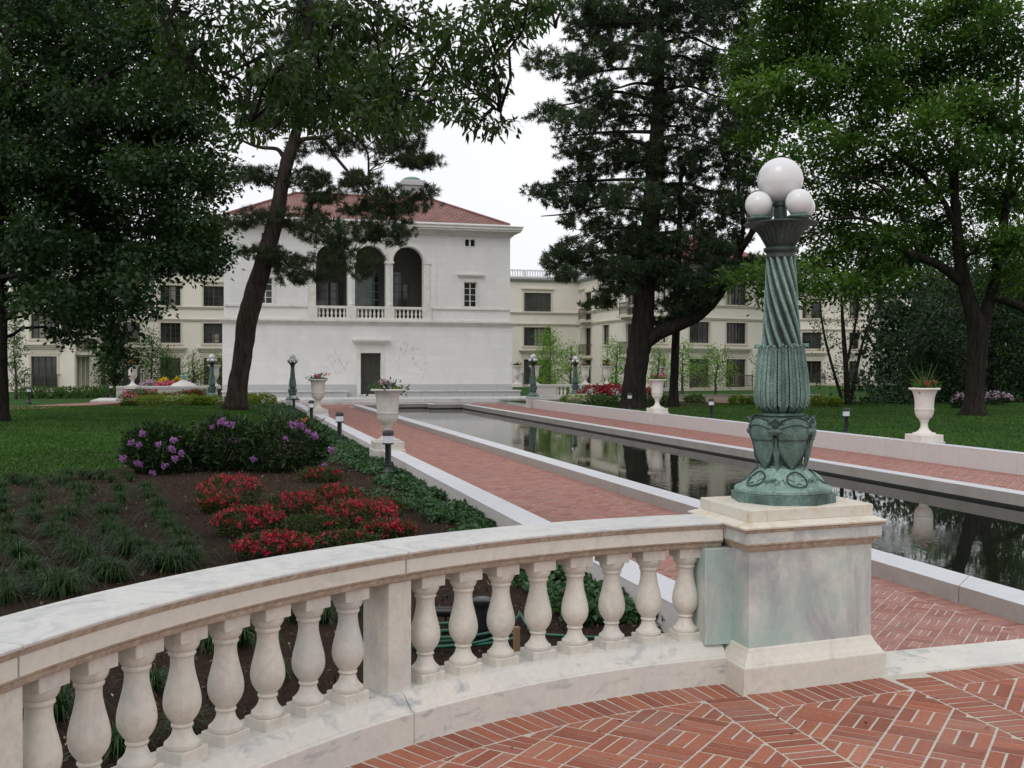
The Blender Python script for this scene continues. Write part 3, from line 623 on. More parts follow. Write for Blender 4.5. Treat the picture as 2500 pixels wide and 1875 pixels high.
# ============================================================ GLOBE LAMP
ZB = .947
def lampprof(y): return 1.7-(y-895.5)*.002306-ZB
def make_lamp():
    t = thing('globe_lamp', 'large green bronze lamp post with five white globes on the near marble pier', 'lamp post', (0, 0, 0))
    mb = MB()
    n8 = [(.292*cos(pi/8*0+q*pi/4+.12), .292*sin(q*pi/4+.12)) for q in range(8)]
    mb.prism(n8, 0, .048)
    mb.build('foot_plate', 'verdigris', t)
    prof = [(.262, .046), (.262, .052), (.268, .060), (.268, .074), (.262, .082), (.246, .084), (.240, .088), (.224, .098), (.205, .112), (.186, .130), (.168, .148), (.150, .163), (.136, .176), (.126, .186), (.122, .190)]
    mb = MB().lathe(prof, seg=64, hi=lambda th, z: .9+0*th)
    dome = mb.build('dome', 'verdigris', t, smooth=True, auto=35)
    # five star medallions and leaf swags on the dome
    slope = atan2(.148-.098, .224-.168)
    for q in range(5):
        a = -1.658+q*2*pi/5; c = np.array([.196*cos(a), .196*sin(a), .132]); nrm = np.array([sin(slope)*cos(a), sin(slope)*sin(a), cos(slope)])
        e1 = np.array([-sin(a), cos(a), 0]); e2 = np.cross(nrm, e1)
        md = MB(); th = np.linspace(0, 2*pi, 29)[:-1]; R_ = .056
        ringp = np.array([c+e1*R_*cos(x)+e2*R_*sin(x)+nrm*(.004-.012*(cos(x)**2)) for x in np.append(th, 0)])
        md.tube(ringp, .0042, 6)
        sp = [c+(e1*cos(pi/2+k*pi/5)+e2*sin(pi/2+k*pi/5))*(.050 if k % 2 == 0 else .020)+nrm*(-.006*cos(pi/2+k*pi/5)**2) for k in range(10)]
        lo = [p-nrm*.012 for p in sp]; cc = c+nrm*.013; sp = [p+nrm*.004 for p in sp]
        md.add(sp+lo+[cc], [(k, (k+1) % 10, 20) for k in range(10)]+[(10+k, 10+(k+1) % 10, (k+1) % 10, k) for k in range(10)], hi=1)
        md.build('star_medallion', 'verdigris', t, smooth=False)
        sw = MB(); a2 = a+pi/5
        for k in range(34):
            u = RNG.uniform(-1, 1); da = u*.27; r_ = .186+.03*(1-abs(u))*RNG.uniform(-.6, .9); z_ = .190-(r_-.122)*.86+.004
            pz = np.array([r_*cos(a2+da), r_*sin(a2+da), z_-.012]); d_ = unit(RNG.normal(size=3)+np.array([cos(a2), sin(a2), -.6])); s_ = unit(np.cross(d_, nrm)); L_ = RNG.uniform(.016, .030)
            sw.add([pz, pz+d_*L_*.5+s_*L_*.28, pz+d_*L_, pz+d_*L_*.5-s_*L_*.28, pz+d_*L_*.5+np.array([cos(a2)*.5, sin(a2)*.5, .8])*.009], [(0, 1, 4), (1, 2, 4), (2, 3, 4), (3, 0, 4)], hi=.6)
        sw.build('leaf_swag', 'verdigris', t)
    # drum core
    mb = MB().lathe([(.114, .186), (.120, .192), (.118, .200), (.106, .208), (.112, .25), (.128, .32), (.138, .40), (.130, .45), (.112, .472), (.116, .476), (.124, .482), (.124, .490), (.112, .494)], seg=48)
    mb.build('drum', 'verdigris', t, smooth=True, auto=40)
    def drumr(z): return float(np.interp(z, [.17, .25, .32, .38, .42, .47], [.124, .148, .164, .176, .177, .160]))
    for q in range(5):
        a = -1.658+q*2*pi/5
        sh = MB(); rows = np.linspace(0, 1, 15); half = []
        G = []
        for t_ in rows:                 # z from top .465 to tip .178
            z = .44-.262*t_; w = .565*(1-.02*t_) if t_ < .40 else .56*max(0.02, (1-((t_-.40)/.60)**2.3))
            row = []
            for u in np.linspace(-1, 1, 13):
                aa = a+u*w; zz = z+(.035*cos(u*pi/2)**1.0*(1-t_)*1.0 if t_ < .2 else 0)
                r_ = drumr(z)+.004-.010*abs(u)**3+(.006 if .10 < t_ < .30 else 0); row.append((r_*cos(aa), r_*sin(aa), zz))
            G.append(row)
        G = np.array(G); F = [(i*13+j, (i+1)*13+j, (i+1)*13+j+1, i*13+j+1) for i in range(14) for j in range(12)]
        sh.add(G.reshape(-1, 3), F, hi=.55)
        edge = [G[i][0] for i in range(14, 0, -1)]+[G[0][j] for j in range(13)]+[G[i][-1] for i in range(1, 15)]
        sh.tube(np.array(edge)*np.array([1.012, 1.012, 1]), .0052, 6)
        for tt_ in (2, 5):
            sh.tube(np.array([G[tt_][j] for j in range(13)])*np.array([1.015, 1.015, 1]), .0028, 5)
        sh.build('shield', 'verdigris', t, smooth=True, auto=60)
        b2 = a+pi/5; dg = MB(); rr = .160                                   # fluted tongue hanging between the shields
        for k in range(-2, 3):
            dg.tube([(rr*cos(b2+k*.060), rr*sin(b2+k*.060), .365), (.152*cos(b2+k*.035), .152*sin(b2+k*.035), .26), (.134*cos(b2), .134*sin(b2), .165)], [.0062, .005, .002], 5)
        dg.tube([((rr+.012)*cos(b2-.19), (rr+.012)*sin(b2-.19), .395), ((rr+.018)*cos(b2), (rr+.018)*sin(b2), .395), ((rr+.012)*cos(b2+.19), (rr+.012)*sin(b2+.19), .395)], .020, 6)
        dg.build('tongue', 'verdigris', t)
        lf = MB()                                                          # curling leaf above
        for k in range(7):
            u = (k-3)/3; P0 = np.array([(rr+.008)*cos(b2+u*.05), (rr+.008)*sin(b2+u*.05), .415]); P2 = np.array([(rr+.030-.012*abs(u))*cos(b2+u*.24), (rr+.03-.012*abs(u))*sin(b2+u*.24), .475-.03*abs(u)])
            P1 = (P0+P2)/2+np.array([cos(b2), sin(b2), 0])*-.008; P3 = P2+np.array([cos(b2)*.010, sin(b2)*.010, -.012]); lf.tube([P0, P1, P2, P3], [.007, .009, .006, .002], 6)
        lf.build('curled_leaf', 'verdigris', t, smooth=True)
    # acanthus cup with ribbed leaves
    NL = 14
    def acm(th, z, j):
        u = (th*NL/(2*pi)) % 1; v = abs(u-.5)*2           # v=1 at the seam between two leaves
        seam = -.075*np.exp(-((1-v)/.10)**2); mid = .030*np.exp(-(v/.10)**2)
        ser = .022*np.sin((z*75+v*5.))*np.clip((v-.25)/.75, 0, 1)
        return 1+seam+mid+ser+.02*np.cos(v*pi)
    P = [(.086, .492), (.104, .500), (.122, .512), (.134, .530), (.142, .555), (.1455, .585), (.145, .62), (.142, .66), (.138, .70), (.133, .74), (.128, .78), (.123, .815), (.120, .840), (.119, .858)]
    Pz = np.linspace(.492, .862, 90); Pr = np.interp(Pz, [p[1] for p in P], [p[0] for p in P])
    mb = MB().lathe(list(zip(Pr, Pz)), seg=14*18, mod=acm, hi=lambda th, z: .55-.9*np.exp(-((1-abs(((th*NL/(2*pi)) % 1)-.5)*2)/.16)**2))  # shade painted along the seams between leaves, over the patina
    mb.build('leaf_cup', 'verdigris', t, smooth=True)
    hb_ = MB()
    for k in range(NL):
        a = k*2*pi/NL
        for z in np.arange(.535, .835, .0175):
            r_ = float(np.interp(z, Pz, Pr))*1.0
            for sg in (-1, 1):
                q = [(r_*1.0*cos(a+sg*da), r_*1.0*sin(a+sg*da), z+dz) for da, dz in ((.16, -.016), (.085, .004), (.022, .020))]
                q = np.array(q)*np.array([1.022, 1.022, 1]); hb_.tube(q, [.002, .0085, .0025], 5)
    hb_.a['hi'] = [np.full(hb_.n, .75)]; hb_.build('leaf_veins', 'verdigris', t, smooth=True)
    lf = MB()
    for k in range(NL):
        a = (k+.5)*2*pi/NL
        for u in (-1, 0, 1):
            aa = a+u*.12; c_, s_ = cos(aa), sin(aa); lf.tube([(.117*c_, .117*s_, .825), (.121*c_, .121*s_, .855), (.132*c_, .132*s_, .876-.006*abs(u)), (.148*c_, .148*s_, .878-.010*abs(u)), (.150*c_, .150*s_, .868-.01*abs(u))], [.010, .010-.003*abs(u), .007-.002*abs(u), .005, .002], 6)
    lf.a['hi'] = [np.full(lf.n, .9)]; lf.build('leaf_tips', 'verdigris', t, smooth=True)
    # twisted shaft
    NF = 12
    def tw(th, z, j): return 1+.085*np.cos(NF*th+(z-.86)*NF*3.6)
    Z = np.linspace(.855, 1.365, 70); Rr = np.interp(Z, [.855, 1.34, 1.365], [.103, .076, .078])
    mb = MB().lathe(list(zip(Rr, Z)), seg=12*14, mod=tw, hi=lambda th, z: .35+.65*np.cos(NF*th+(z-.86)*NF*3.6))  # spiral grooves painted darker and crests lighter, shading put into the patina
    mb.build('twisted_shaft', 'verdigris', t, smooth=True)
    mb = MB().lathe([(.082, 1.362), (.084, 1.368), (.078, 1.378), (.080, 1.392), (.092, 1.400), (.096, 1.410), (.094, 1.420), (.084, 1.426), (.080, 1.430)], seg=40)
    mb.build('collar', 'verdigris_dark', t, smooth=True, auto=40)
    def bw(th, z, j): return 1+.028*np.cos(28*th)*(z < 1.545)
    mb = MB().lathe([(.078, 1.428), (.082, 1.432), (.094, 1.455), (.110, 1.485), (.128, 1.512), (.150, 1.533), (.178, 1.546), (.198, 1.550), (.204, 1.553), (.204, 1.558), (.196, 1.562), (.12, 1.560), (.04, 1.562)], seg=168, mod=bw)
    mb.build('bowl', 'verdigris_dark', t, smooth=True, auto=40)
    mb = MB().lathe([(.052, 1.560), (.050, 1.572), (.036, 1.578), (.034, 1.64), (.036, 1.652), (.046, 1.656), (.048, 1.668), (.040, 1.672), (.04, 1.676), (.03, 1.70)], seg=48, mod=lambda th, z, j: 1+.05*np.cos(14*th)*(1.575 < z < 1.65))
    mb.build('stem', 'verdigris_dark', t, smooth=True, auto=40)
    MB().sphere((0, 0, 1.8), .126, 48, 28).build('globe', 'globe_glass', t, smooth=True)
    for q in range(4):
        a = -1.379+q*pi/2; c = (.154*cos(a), .154*sin(a))
        MB().sphere((c[0], c[1], 1.656), .0735, 36, 22).build('globe', 'globe_glass', t, smooth=True)
        MB().lathe([(.030, 1.556), (.052, 1.566), (.068, 1.576), (.0685, 1.580), (.050, 1.588), (.040, 1.594), (.034, 1.60)], (c[0], c[1], 0), 32).build('socket', 'verdigris', t, smooth=True, auto=40)
    return t
lamp = make_lamp(); lamp.location = (3.067, 5.515, ZB); lamp.rotation_euler = (0, radians(-.9), 0)
def pierbox(lab, x, y, z0, z1, w, mat='wall_stone', cat='pier'):
    t = thing('stone_pier', lab, cat, (x, y, z0)); MB().box(x-w/2, x+w/2, y-w/2, y+w/2, z0, z1-.06).build('shaft', mat, t)
    MB().box(x-w/2-.03, x+w/2+.03, y-w/2-.03, y+w/2+.03, z1-.06, z1, bev=.01).build('cap', 'step_stone', t); return t
FL_ = [(3.47, 55.0, -.04, 'green bronze globe lamp at the far end of the left low wall'), (-.44, 60.9, -.03, 'green bronze globe lamp just left of the leaning pine trunk'),
       (16.42, 56.7, .03, 'green bronze globe lamp at the far end of the right low wall'), (20.9, 62.9, 0, 'green bronze globe lamp before the far right balustrade, behind the low wall')]
lp = ['end of the left low wall', 'left of the leaning pine', 'end of the right low wall', 'behind the right low wall']
for (x, y, z, lab), w in zip(FL_, lp):
    dup(lamp, (x, y, z+.01), RNG.uniform(-.3, .3), lab, 'globe lamps at the far end of the pool', sc=1.2)
    pierbox('pale stone pier under the far globe lamp, '+w, x, y, ZP, z+.01, .62)
# ============================================================ URNS
def make_urn(kind, mat):
    t = thing('stone_urn', 'x', 'urn', (0, 0, 0))
    body = [(.045, .245), (.105, .252), (.118, .262), (.118, .272), (.112, .277), (.150, .30), (.190, .335), (.212, .375), (.226, .42), (.232, .462), (.238, .468), (.238, .480), (.228, .486), (.228, .53), (.232, .60), (.240, .66), (.254, .72), (.275, .775), (.300, .815), (.315, .828), (.330, .834), (.368, .838), (.382, .848), (.384, .862), (.374, .874), (.34, .876), (.31, .872), (.29, .84), (.05, .835)]
    if kind == 'fluted':
        body = [(r*(1.06 if z < .70 and z > .3 else 1), z) for r, z in body]
        mod = lambda th, z, j: 1+(.035*(np.abs(np.sin(9*th))-.6) if .29 < z < .455 else (.008*np.sin(22*th) if .5 < z < .78 else 0))
    else: mod = None
    mod2 = (lambda th, z, j: mod(th, z/1.3+.015, j)) if mod else None
    body = [(r*.97, (z-.015)*1.3+.0) for r, z in body]; b = MB().lathe(body, seg=72, mod=mod2, c=(0, 0, .20)); b.build('bowl', mat, t, smooth=True, auto=40)
    ft = [(.27, .185), (.27, .205), (.262, .215), (.20, .222), (.165, .24), (.125, .268), (.098, .305), (.084, .345), (.082, .39), (.092, .42), (.104, .428), (.104, .438), (.085, .446)]
    ft = [(r, .185+(z-.185)*1.25) for r, z in ft]; MB().lathe(ft, seg=48).build('foot', mat, t, smooth=True, auto=40)
    MB().box(-.32, .32, -.32, .32, .02, .185, bev=.01).build('block', mat, t)
    MB().box(-.35, .35, -.35, .35, -.45, .02, bev=.01).build('pier', 'wall_stone', t)
    MB().lathe([(.27, 1.245), (.2, 1.265), (.02, 1.28)], seg=24).build('soil', 'soil', t)
    return t
GRP_U = 'stone urns around the reflecting pool'
u1 = make_urn('fluted', 'urn_grey'); u1.location = (3.52, 23.55, ZW); u1['label'] = 'grey fluted stone urn of pink flowers, nearest on the left low wall'; u1['group'] = GRP_U
dup(u1, (3.52, 41, ZW), .1, 'smaller looking grey urn farther along the left low wall, in front of the wall lamp')
u2 = make_urn('plain', 'urn_white'); u2.location = (16.62, 23.0, ZW); u2['label'] = 'white stone urn on the right low wall before the dark trees, nearest on the right'; u2['group'] = GRP_U
dup(u2, (16.62, 39.8, ZW), .05, 'white stone urn on the right low wall beside the thick conifer trunk')
def top_flowers(x, y, z, lab, pet, r=.27, h=.25, spike=False, grp='flowers planted in the stone urns', n=160):
    t = thing('potted_flowers', lab, 'flowers', (x, y, z), group=grp)
    P = np.array([x, y, z])+RNG.normal(size=(n, 3))*[r*.55, r*.55, h*.25]+[0, 0, h*.3]
    v, l = leaves(P, .11, .05, unit(P-np.array([x, y, z-.1])), .3, 0); rawmesh('foliage', v, quads(n), 'leaf_mid', t, l)
    for j, p in enumerate(pet):
        k = 6 if j == 0 else 3; cs = np.array([x, y, z])+RNG.normal(size=(k, 3))*[r*.5, r*.5, .03]+[0, 0, h*.75]
        Q = np.repeat(cs, 16, 0)+RNG.normal(size=(k*16, 3))*.026; v, l = leaves(Q, .05, .045, None, .4); rawmesh('blossoms', v, quads(len(Q)), p, t, l)
    if spike:
        k = 26; P = np.repeat([[x, y, z]], k, 0); d = unit(RNG.normal(size=(k, 3))*[.45, .45, .1]+[0, 0, 1]); v, l = leaves(P, .62, .022, d*3, .2); rawmesh('spiky_leaves', v, quads(k), 'leaf_mid', t, l)
    return t
top_flowers(3.52, 23.55, ZW+1.26, 'lilac geraniums and greenery in the nearest left urn', ['petal_lilac', 'petal_purple'])
top_flowers(3.52, 41, ZW+1.26, 'small reddish flowers in the second left urn', ['petal_pink'])
top_flowers(16.62, 23.0, ZW+1.26, 'red flower and spiky grass in the nearest right urn', ['petal_red'], spike=True)
top_flowers(16.62, 39.8, ZW+1.26, 'faint pink flowers in the urn beside the conifer trunk', ['petal_pink'])
# ============================================================ BOLLARDS
def make_bollard():
    t = thing('bollard_light', 'x', 'bollard', (0, 0, 0))
    MB().lathe([(.125, -.05), (.125, .03), (.128, .045), (.110, .062), (.105, .075), (.118, .085), (.118, .095), (.095, .12), (.078, .17), (.070, .215), (.074, .225), (.072, .235), (.058, .245), (.056, .60), (.060, .61)], seg=28).build('post', 'black_metal_and_shade', t, smooth=True, auto=40)
    MB().lathe([(.05, .605), (.105, .61), (.105, .635), (.05, .64)], seg=28).build('collar', 'black_metal_and_shade', t, smooth=True, auto=40)
    MB().lathe([(.04, .636), (.098, .637), (.098, .775), (.04, .776)], seg=28).build('diffuser', 'diffuser', t, smooth=True, auto=40)
    MB().lathe([(.05, .772), (.106, .773), (.106, .83), (.098, .855), (.075, .872), (.03, .88), (.001, .881)], seg=28).build('hood', 'black_metal_and_shade', t, smooth=True, auto=40)
    return t
bo = make_bollard(); GB = 'black bollard lights along the low walls'
spots = [(3.03, 20.2, 'nearest black bollard light, in ivy before the nearest left urn'), (2.98, 28.3, 'second black bollard light along the left wall, behind the purple rhododendron'), (3.03, 37.9, 'third black bollard light along the left wall, beside the second left urn'), (3.1, 48.3, 'fourth and farthest black bollard light along the left wall, below the far lamp'),
         (17.8, 28.3, 'black bollard light on the right lawn just right of the big lamp post'), (17.8, 37.4, 'black bollard light on the right lawn before the small young tree'), (17.8, 45.8, 'black bollard light on the right lawn at the thick conifer trunk'),
         (-9.9, 62.8, 'black bollard light by the far left brick path'), (-6.6, 72, 'black bollard light in shrubs beyond the far left brick path')]
for i, (x, y, lab) in enumerate(spots):
    if i == 0: bo.location = (x, y, ZL+.02); bo['label'] = lab; bo['group'] = GB
    else: dup(bo, (x, y, ZL+.02), RNG.uniform(0, 3), lab, GB)
# ============================================================ BUILDINGS
def carve(name, solid, cutter, mats, parent, **kw):
    a = solid.build(name, mats, parent, **kw); b = cutter.build('cutter', mats[0] if isinstance(mats, list) else mats)
    b.location = -Vector(ORG.get(parent.name, (0, 0, 0)))*0
    if kw.get('world', True) is True and parent is not None: b.data.transform(Matrix.Translation(-Vector(ORG[parent.name])))
    import bmesh
    for o_ in (a, b):
        q = bmesh.new(); q.from_mesh(o_.data); bmesh.ops.remove_doubles(q, verts=q.verts, dist=1e-5); bmesh.ops.recalc_face_normals(q, faces=q.faces); q.to_mesh(o_.data); q.free()
    a.parent = None; md = a.modifiers.new('x', 'BOOLEAN'); md.operation = 'DIFFERENCE'; md.object = b; md.solver = 'EXACT'; md.use_self = True
    bpy.context.view_layer.update(); dg = bpy.context.evaluated_depsgraph_get()
    me = bpy.data.meshes.new_from_object(a.evaluated_get(dg)); a.modifiers.clear(); a.data = me; bpy.data.objects.remove(b); a.parent = parent
    return a
YF = 69.6; VX0, VX1 = .25, 18.55
villa = thing('villa', 'white marble villa with red tiled hip roof and three arched loggia openings', 'house', (9.4, YF, -.28))
sol = MB().box(VX0, VX1, YF, YF+11, -.4, 4.40).box(VX0+.12, VX1-.12, YF+.08, YF+11-.1, 4.40, 10.45)
arch = [(5.85, 7.85), (8.30, 10.30), (10.74, 12.74)]
ct = MB()
def archpoly(a, b, z0, sp):
    c = (a+b)/2; r = (b-a)/2; return [(a, z0), (b, z0)]+[(c+r*cos(t), sp+r*sin(t)) for t in np.linspace(0, pi, 22)]
def yprism(mb, poly, y0, y1):
    n = len(poly); mb.add([(x, y0, z) for x, z in poly]+[(x, y1, z) for x, z in poly], [tuple(range(n-1, -1, -1)), tuple(range(n, 2*n))]+[(i, (i+1) % n, n+(i+1) % n, n+i) for i in range(n)])
for a, b_ in arch: yprism(ct, archpoly(a, b_, 4.70, 8.40), YF-1, YF+.62)
ct.box(5.2, 13.4, YF+.6, YF+3.4, 4.62, 9.7)
ct.box(8.67, 9.96, YF-.5, YF+.45, -.14, 2.50)
wins = [(2.30, 3.18, 5.55, 7.20), (15.43, 16.30, 5.55, 7.20)]
for x0, x1, z0, z1 in wins: ct.box(x0, x1, YF-.5, YF+.38, z0, z1)
ct.box(15.50, 15.78, YF-.5, YF+.3, 9.55, 9.98); ct.box(15.87, 16.15, YF-.5, YF+.3, 9.55, 9.98)
ct.box(2.50, 2.78, YF-.5, YF+.3, 9.55, 9.98); ct.box(2.87, 3.15, YF-.5, YF+.3, 9.55, 9.98)
sol2 = MB().box(VX0, VX1, YF, YF+11, -.4, 10.45)
walls = carve('wall', sol2, ct, ['villa_marble'], villa)

# slight batter of the lower storey: a skirt course proud of the upper wall
lo = MB(); ct2 = MB().box(8.40, 10.25, YF-1, YF+1, -1, 2.78)
carve('lower_storey', MB().box(VX0-.13, VX1+.13, YF-.11, YF+.003, -.42, 4.30), ct2, ['villa_marble_stained'], villa)
MB().box(VX0-.14, 8.36, YF-.16, YF-.1, -.42, .50).box(10.29, VX1+.14, YF-.16, YF-.1, -.42, .50).build('plinth', 'villa_plinth', villa)
db = MB().box(8.40, 8.66, YF-.13, YF+.05, -.30, 2.78).box(9.97, 10.25, YF-.13, YF+.05, -.30, 2.78).box(8.66, 9.97, YF-.13, YF+.05, 2.52, 2.78)
db.build('door_surround', 'villa_trim', villa)
MB().box(8.12, 10.53, YF-.46, YF-.11, 3.28, 3.40).box(8.2, 10.45, YF-.38, YF-.11, 3.16, 3.279).box(8.28, 10.37, YF-.26, YF-.11, 3.08, 3.159).build('door_hood', 'villa_trim', villa)
dr = MB().box(8.66, 9.97, YF+.30, YF+.36, -.14, 2.52).build('door', 'door_bronze', villa)
pn = MB()
for k in range(4):
    for j in range(2): pn.box(8.75+.62*j, 9.28+.62*j, YF+.275, YF+.301, -.02+.62*k, .50+.62*k)
pn.build('door_panel', 'door_bronze', dr)
# mouldings
def band(mb, z0, z1, p, x0=VX0-.10, x1=VX1+.10): mb.box(x0-p, x1+p, YF-p-.01, YF+.04, z0, z1)
bm_ = MB(); band(bm_, 4.50, 4.62, .32); band(bm_, 4.40, 4.499, .24); band(bm_, 4.29, 4.399, .16); band(bm_, 4.62, 4.68, .16); bm_.build('string_course', 'villa_trim', villa)
for x0, x1 in ((VX0-.05, 5.32), (13.27, VX1+.05)): MB().box(x0, x1, YF-.09, YF+.03, 5.38, 5.50).build('sill_course', 'villa_trim', villa)
cm = MB()
for z0, z1, p in ((10.15, 10.25, .06), (10.25, 10.38, .18), (10.38, 10.50, .34), (10.50, 10.62, .60), (10.62, 10.80, .68), (10.80, 10.86, .74)):
    cm.box(VX0-p, VX1+p, YF-p, YF+11+p, z0, z1-.0005)
cm.build('cornice', 'villa_trim', villa)
dt = MB()
for k in range(58): dt.box(VX0-.5+k*.333, VX0-.36+k*.333, YF-.58, YF-.345, 10.40, 10.499)
MB().box(VX0-.02, VX1+.02, YF-.05, YF+11, 10.86, 11.02).build('gutter', 'white_metal', villa)
def hip(name, x0, x1, y0, y1, z0, inset, h, mat, parent, rx=None):
    mb = MB(); ym = (y0+y1)/2; 
    R = [(x0+inset, ym-rx if rx else ym, z0+h), (x1-inset, ym-rx if rx else ym, z0+h), (x1-inset, ym+(rx or 0), z0+h), (x0+inset, ym+(rx or 0), z0+h)]
    C_ = [(x0, y0, z0), (x1, y0, z0), (x1, y1, z0), (x0, y1, z0)]
    mb.add(C_+R, [(0, 1, 5, 4), (1, 2, 6, 5), (2, 3, 7, 6), (3, 0, 4, 7), (4, 5, 6, 7)])
    o = mb.build(name, mat, parent); uv = o.data.uv_layers.new(name='UVMap')
    for p in o.data.polygons:
        nn = p.normal; ax = Vector((-nn.y, nn.x, 0)).normalized() if abs(nn.z) < .999 else Vector((1, 0, 0)); ay = nn.cross(ax)
        for li in p.loop_indices:
            v = o.data.vertices[o.data.loops[li].vertex_index].co; uv.data[li].uv = (v.dot(ax), v.dot(ay))
    return o
roof = hip('roof', VX0+.02, VX1-.02, YF-.02, YF+11, 11.02, 4.6, 2.15, 'roof_tile', villa, rx=1.2)
rd = MB(); rid = lambda a, b, r: rd.tube([a, b], r, 8)
rid((VX1-.05, YF, 11.05), (VX1-4.62, YF+4.3, 13.2), .10); rid((VX0+.05, YF, 11.05), (VX0+4.62, YF+4.3, 13.2), .10); rid((VX0+4.62, YF+4.3, 13.2), (VX1-4.62, YF+4.3, 13.2), .10)
rd.build('ridge_tiles', 'roof_tile_far', roof)
MB().box(8.0, 11.2, YF+4.6, YF+6.2, 13.0, 13.72).build('roof_box', 'white_metal', villa)
ch = MB().box(12.25, 13.75, YF+5.2, YF+6.8, 12.6, 14.25).box(12.10, 13.9, YF+5.05, YF+6.95, 14.25, 14.5).box(12.2, 13.8, YF+5.15, YF+6.85, 14.5, 14.62); chm = ch.build('chimney', 'villa_plinth', villa)
MB().lathe([(.55, 14.62), (.55, 14.75), (.6, 14.8), (.4, 14.9), (.01, 14.95)], (13.0, YF+6, 0), 20).build('cap', 'copper_green', chm, smooth=True, auto=40)
# arches: archivolts, columns, railing
av = MB()
for a, b_ in arch:
    c = (a+b_)/2; r0 = (b_-a)/2; th = np.linspace(0, pi, 26); prof = [(r0-.005, -.02), (r0-.005, -.09), (r0+.06, -.10), (r0+.14, -.09), (r0+.17, -.05), (r0+.17, 0)]
    av.loft([[(c+r*cos(t), YF+y, 8.40+r*sin(t)) for r, y in prof] for t in th], close=False)
av.build('archivolt', 'villa_trim', villa)
for xc in (5.63, 8.075, 10.52, 12.96):
    cl = MB(); y = YF+.12 if 6 < xc < 12 else YF-.02
    if 6 < xc < 12:
        cl.lathe([(.215, 5.50), (.215, 5.58), (.235, 5.62), (.20, 5.68), (.185, 5.74), (.19, 6.4), (.182, 7.4), (.165, 8.05), (.185, 8.10), (.165, 8.13), (.19, 8.20), (.235, 8.26), (.235, 8.28)], (xc, y, 0), 24)
        o = cl.build('column', 'villa_trim', villa, smooth=True, auto=40); 
        MB().box(xc-.29, xc+.29, YF-.10, YF+.40, 8.28, 8.41).build('capital', 'villa_trim', o); MB().box(xc-.32, xc+.32, YF-.10, YF+.40, 4.66, 5.50).build('pedestal', 'villa_trim', o)
    else:
        MB().box(xc-.20, xc+.20, YF-.04, YF+.1, 5.50, 8.28).build('pilaster', 'villa_trim', villa); MB().box(xc-.26, xc+.26, YF-.08, YF+.1, 8.28, 8.41).build('capital', 'villa_trim', villa); MB().box(xc-.30, xc+.30, YF-.135, YF+.1, 4.66, 5.505).build('pedestal', 'villa_trim', villa)
MB().box(5.0, 5.35, YF-.03, YF+.05, 4.7, 9.75).box(13.25, 13.6, YF-.03, YF+.05, 4.7, 9.75).box(5.0, 13.6, YF-.03, YF+.05, 9.75, 9.95).build('loggia_frame', 'villa_marble', villa)
bsm = [(.03, 0), (.075, 0), (.075, .05), (.05, .08), (.04, .11), (.085, .22), (.08, .30), (.045, .45), (.05, .48), (.07, .52), (.075, .56), (.03, .56)]
for a, b_ in arch:
    MB().box(a, b_, YF-.02, YF+.24, 5.34, 5.50).build('loggia_rail', 'villa_trim', villa)
    for k in range(7): MB().lathe(bsm, (a+.21+k*(b_-a-.42)/6, YF+.11, 4.76), 12).build('loggia_baluster', 'villa_trim', villa, smooth=True, auto=40)
    MB().box(a, b_, YF-.03, YF+.26, 4.68, 4.76).build('loggia_kerb', 'villa_trim', villa)
MB().box(5.22, 13.38, YF+3.3, YF+3.38, 4.64, 9.68).build('loggia_back_wall', 'loggia_wall', villa)
for x0, x1, z1 in ((5.9, 6.9, 8.0), (7.05, 7.95, 7.2), (8.35, 10.25, 7.9), (10.9, 11.8, 8.0), (11.9, 12.3, 7.2)):
    f = MB(); f.box(x0, x1, YF+3.24, YF+3.29, 5.0, z1); w = f.build('loggia_window', 'window_glass', villa); g = MB()
    for k in range(int((x1-x0)/.4)+1): g.box(x0+k*.4, x0+k*.4+.035, YF+3.2, YF+3.238, 5.0, z1)
    for k in range(int((z1-5)/.55)+1): g.box(x0, x1, YF+3.2, YF+3.235, 5+k*.55, 5.035+k*.55)
    g.build('glazing_bars', 'copper_green' if x0 in (8.35,) else 'bronze_frame', w)
def pane_window(x0, x1, z0, z1, yb, cols, rows, parent, bar='white_paint', fr=.07, glass='window_glass'):
    f = MB().box(x0, x0+fr, yb-.06, yb, z0, z1).box(x1-fr, x1, yb-.06, yb, z0, z1).box(x0+fr, x1-fr, yb-.06, yb, z0, z0+fr).box(x0+fr, x1-fr, yb-.06, yb, z1-fr, z1)
    for k in range(1, cols): x = x0+(x1-x0)*k/cols; w = .035 if (cols % 2 or k != cols//2) else .06; f.box(x-w/2, x+w/2, yb-.05, yb-.003, z0+fr, z1-fr)
    for k in range(1, rows): z = z0+(z1-z0)*k/rows; f.box(x0+fr, x1-fr, yb-.045, yb-.006, z-.016, z+.016)
    w = f.build('window', bar, parent, world=True); MB().box(x0+.02, x1-.02, yb-.02, yb+.01, z0+.02, z1-.02).build('pane', glass, w); return w
for x0, x1, z0, z1 in wins:
    pane_window(x0, x1, z0, z1, YF+.2, 2, 4, villa, fr=.06)
    tr = MB().box(x0-.14, x0-.002, YF-.04, YF+.05, z0-.1, z1+.12).box(x1+.002, x1+.14, YF-.04, YF+.05, z0-.1, z1+.12).box(x0-.002, x1+.002, YF-.04, YF+.05, z1, z1+.12).box(x0-.002, x1+.002, YF-.05, YF+.05, z0-.1, z0); tr.build('window_surround', 'villa_trim', villa)
    MB().box(x0-.45, x1+.45, YF-.20, YF+.05, 7.62, 7.74).box(x0-.38, x1+.38, YF-.13, YF+.05, 7.54, 7.6195).build('window_hood', 'villa_trim', villa)
for x in (15.50, 15.87, 2.50, 2.87): MB().box(x, x+.28, YF+.2, YF+.25, 9.55, 9.98).build('pane', 'window_glass', villa)
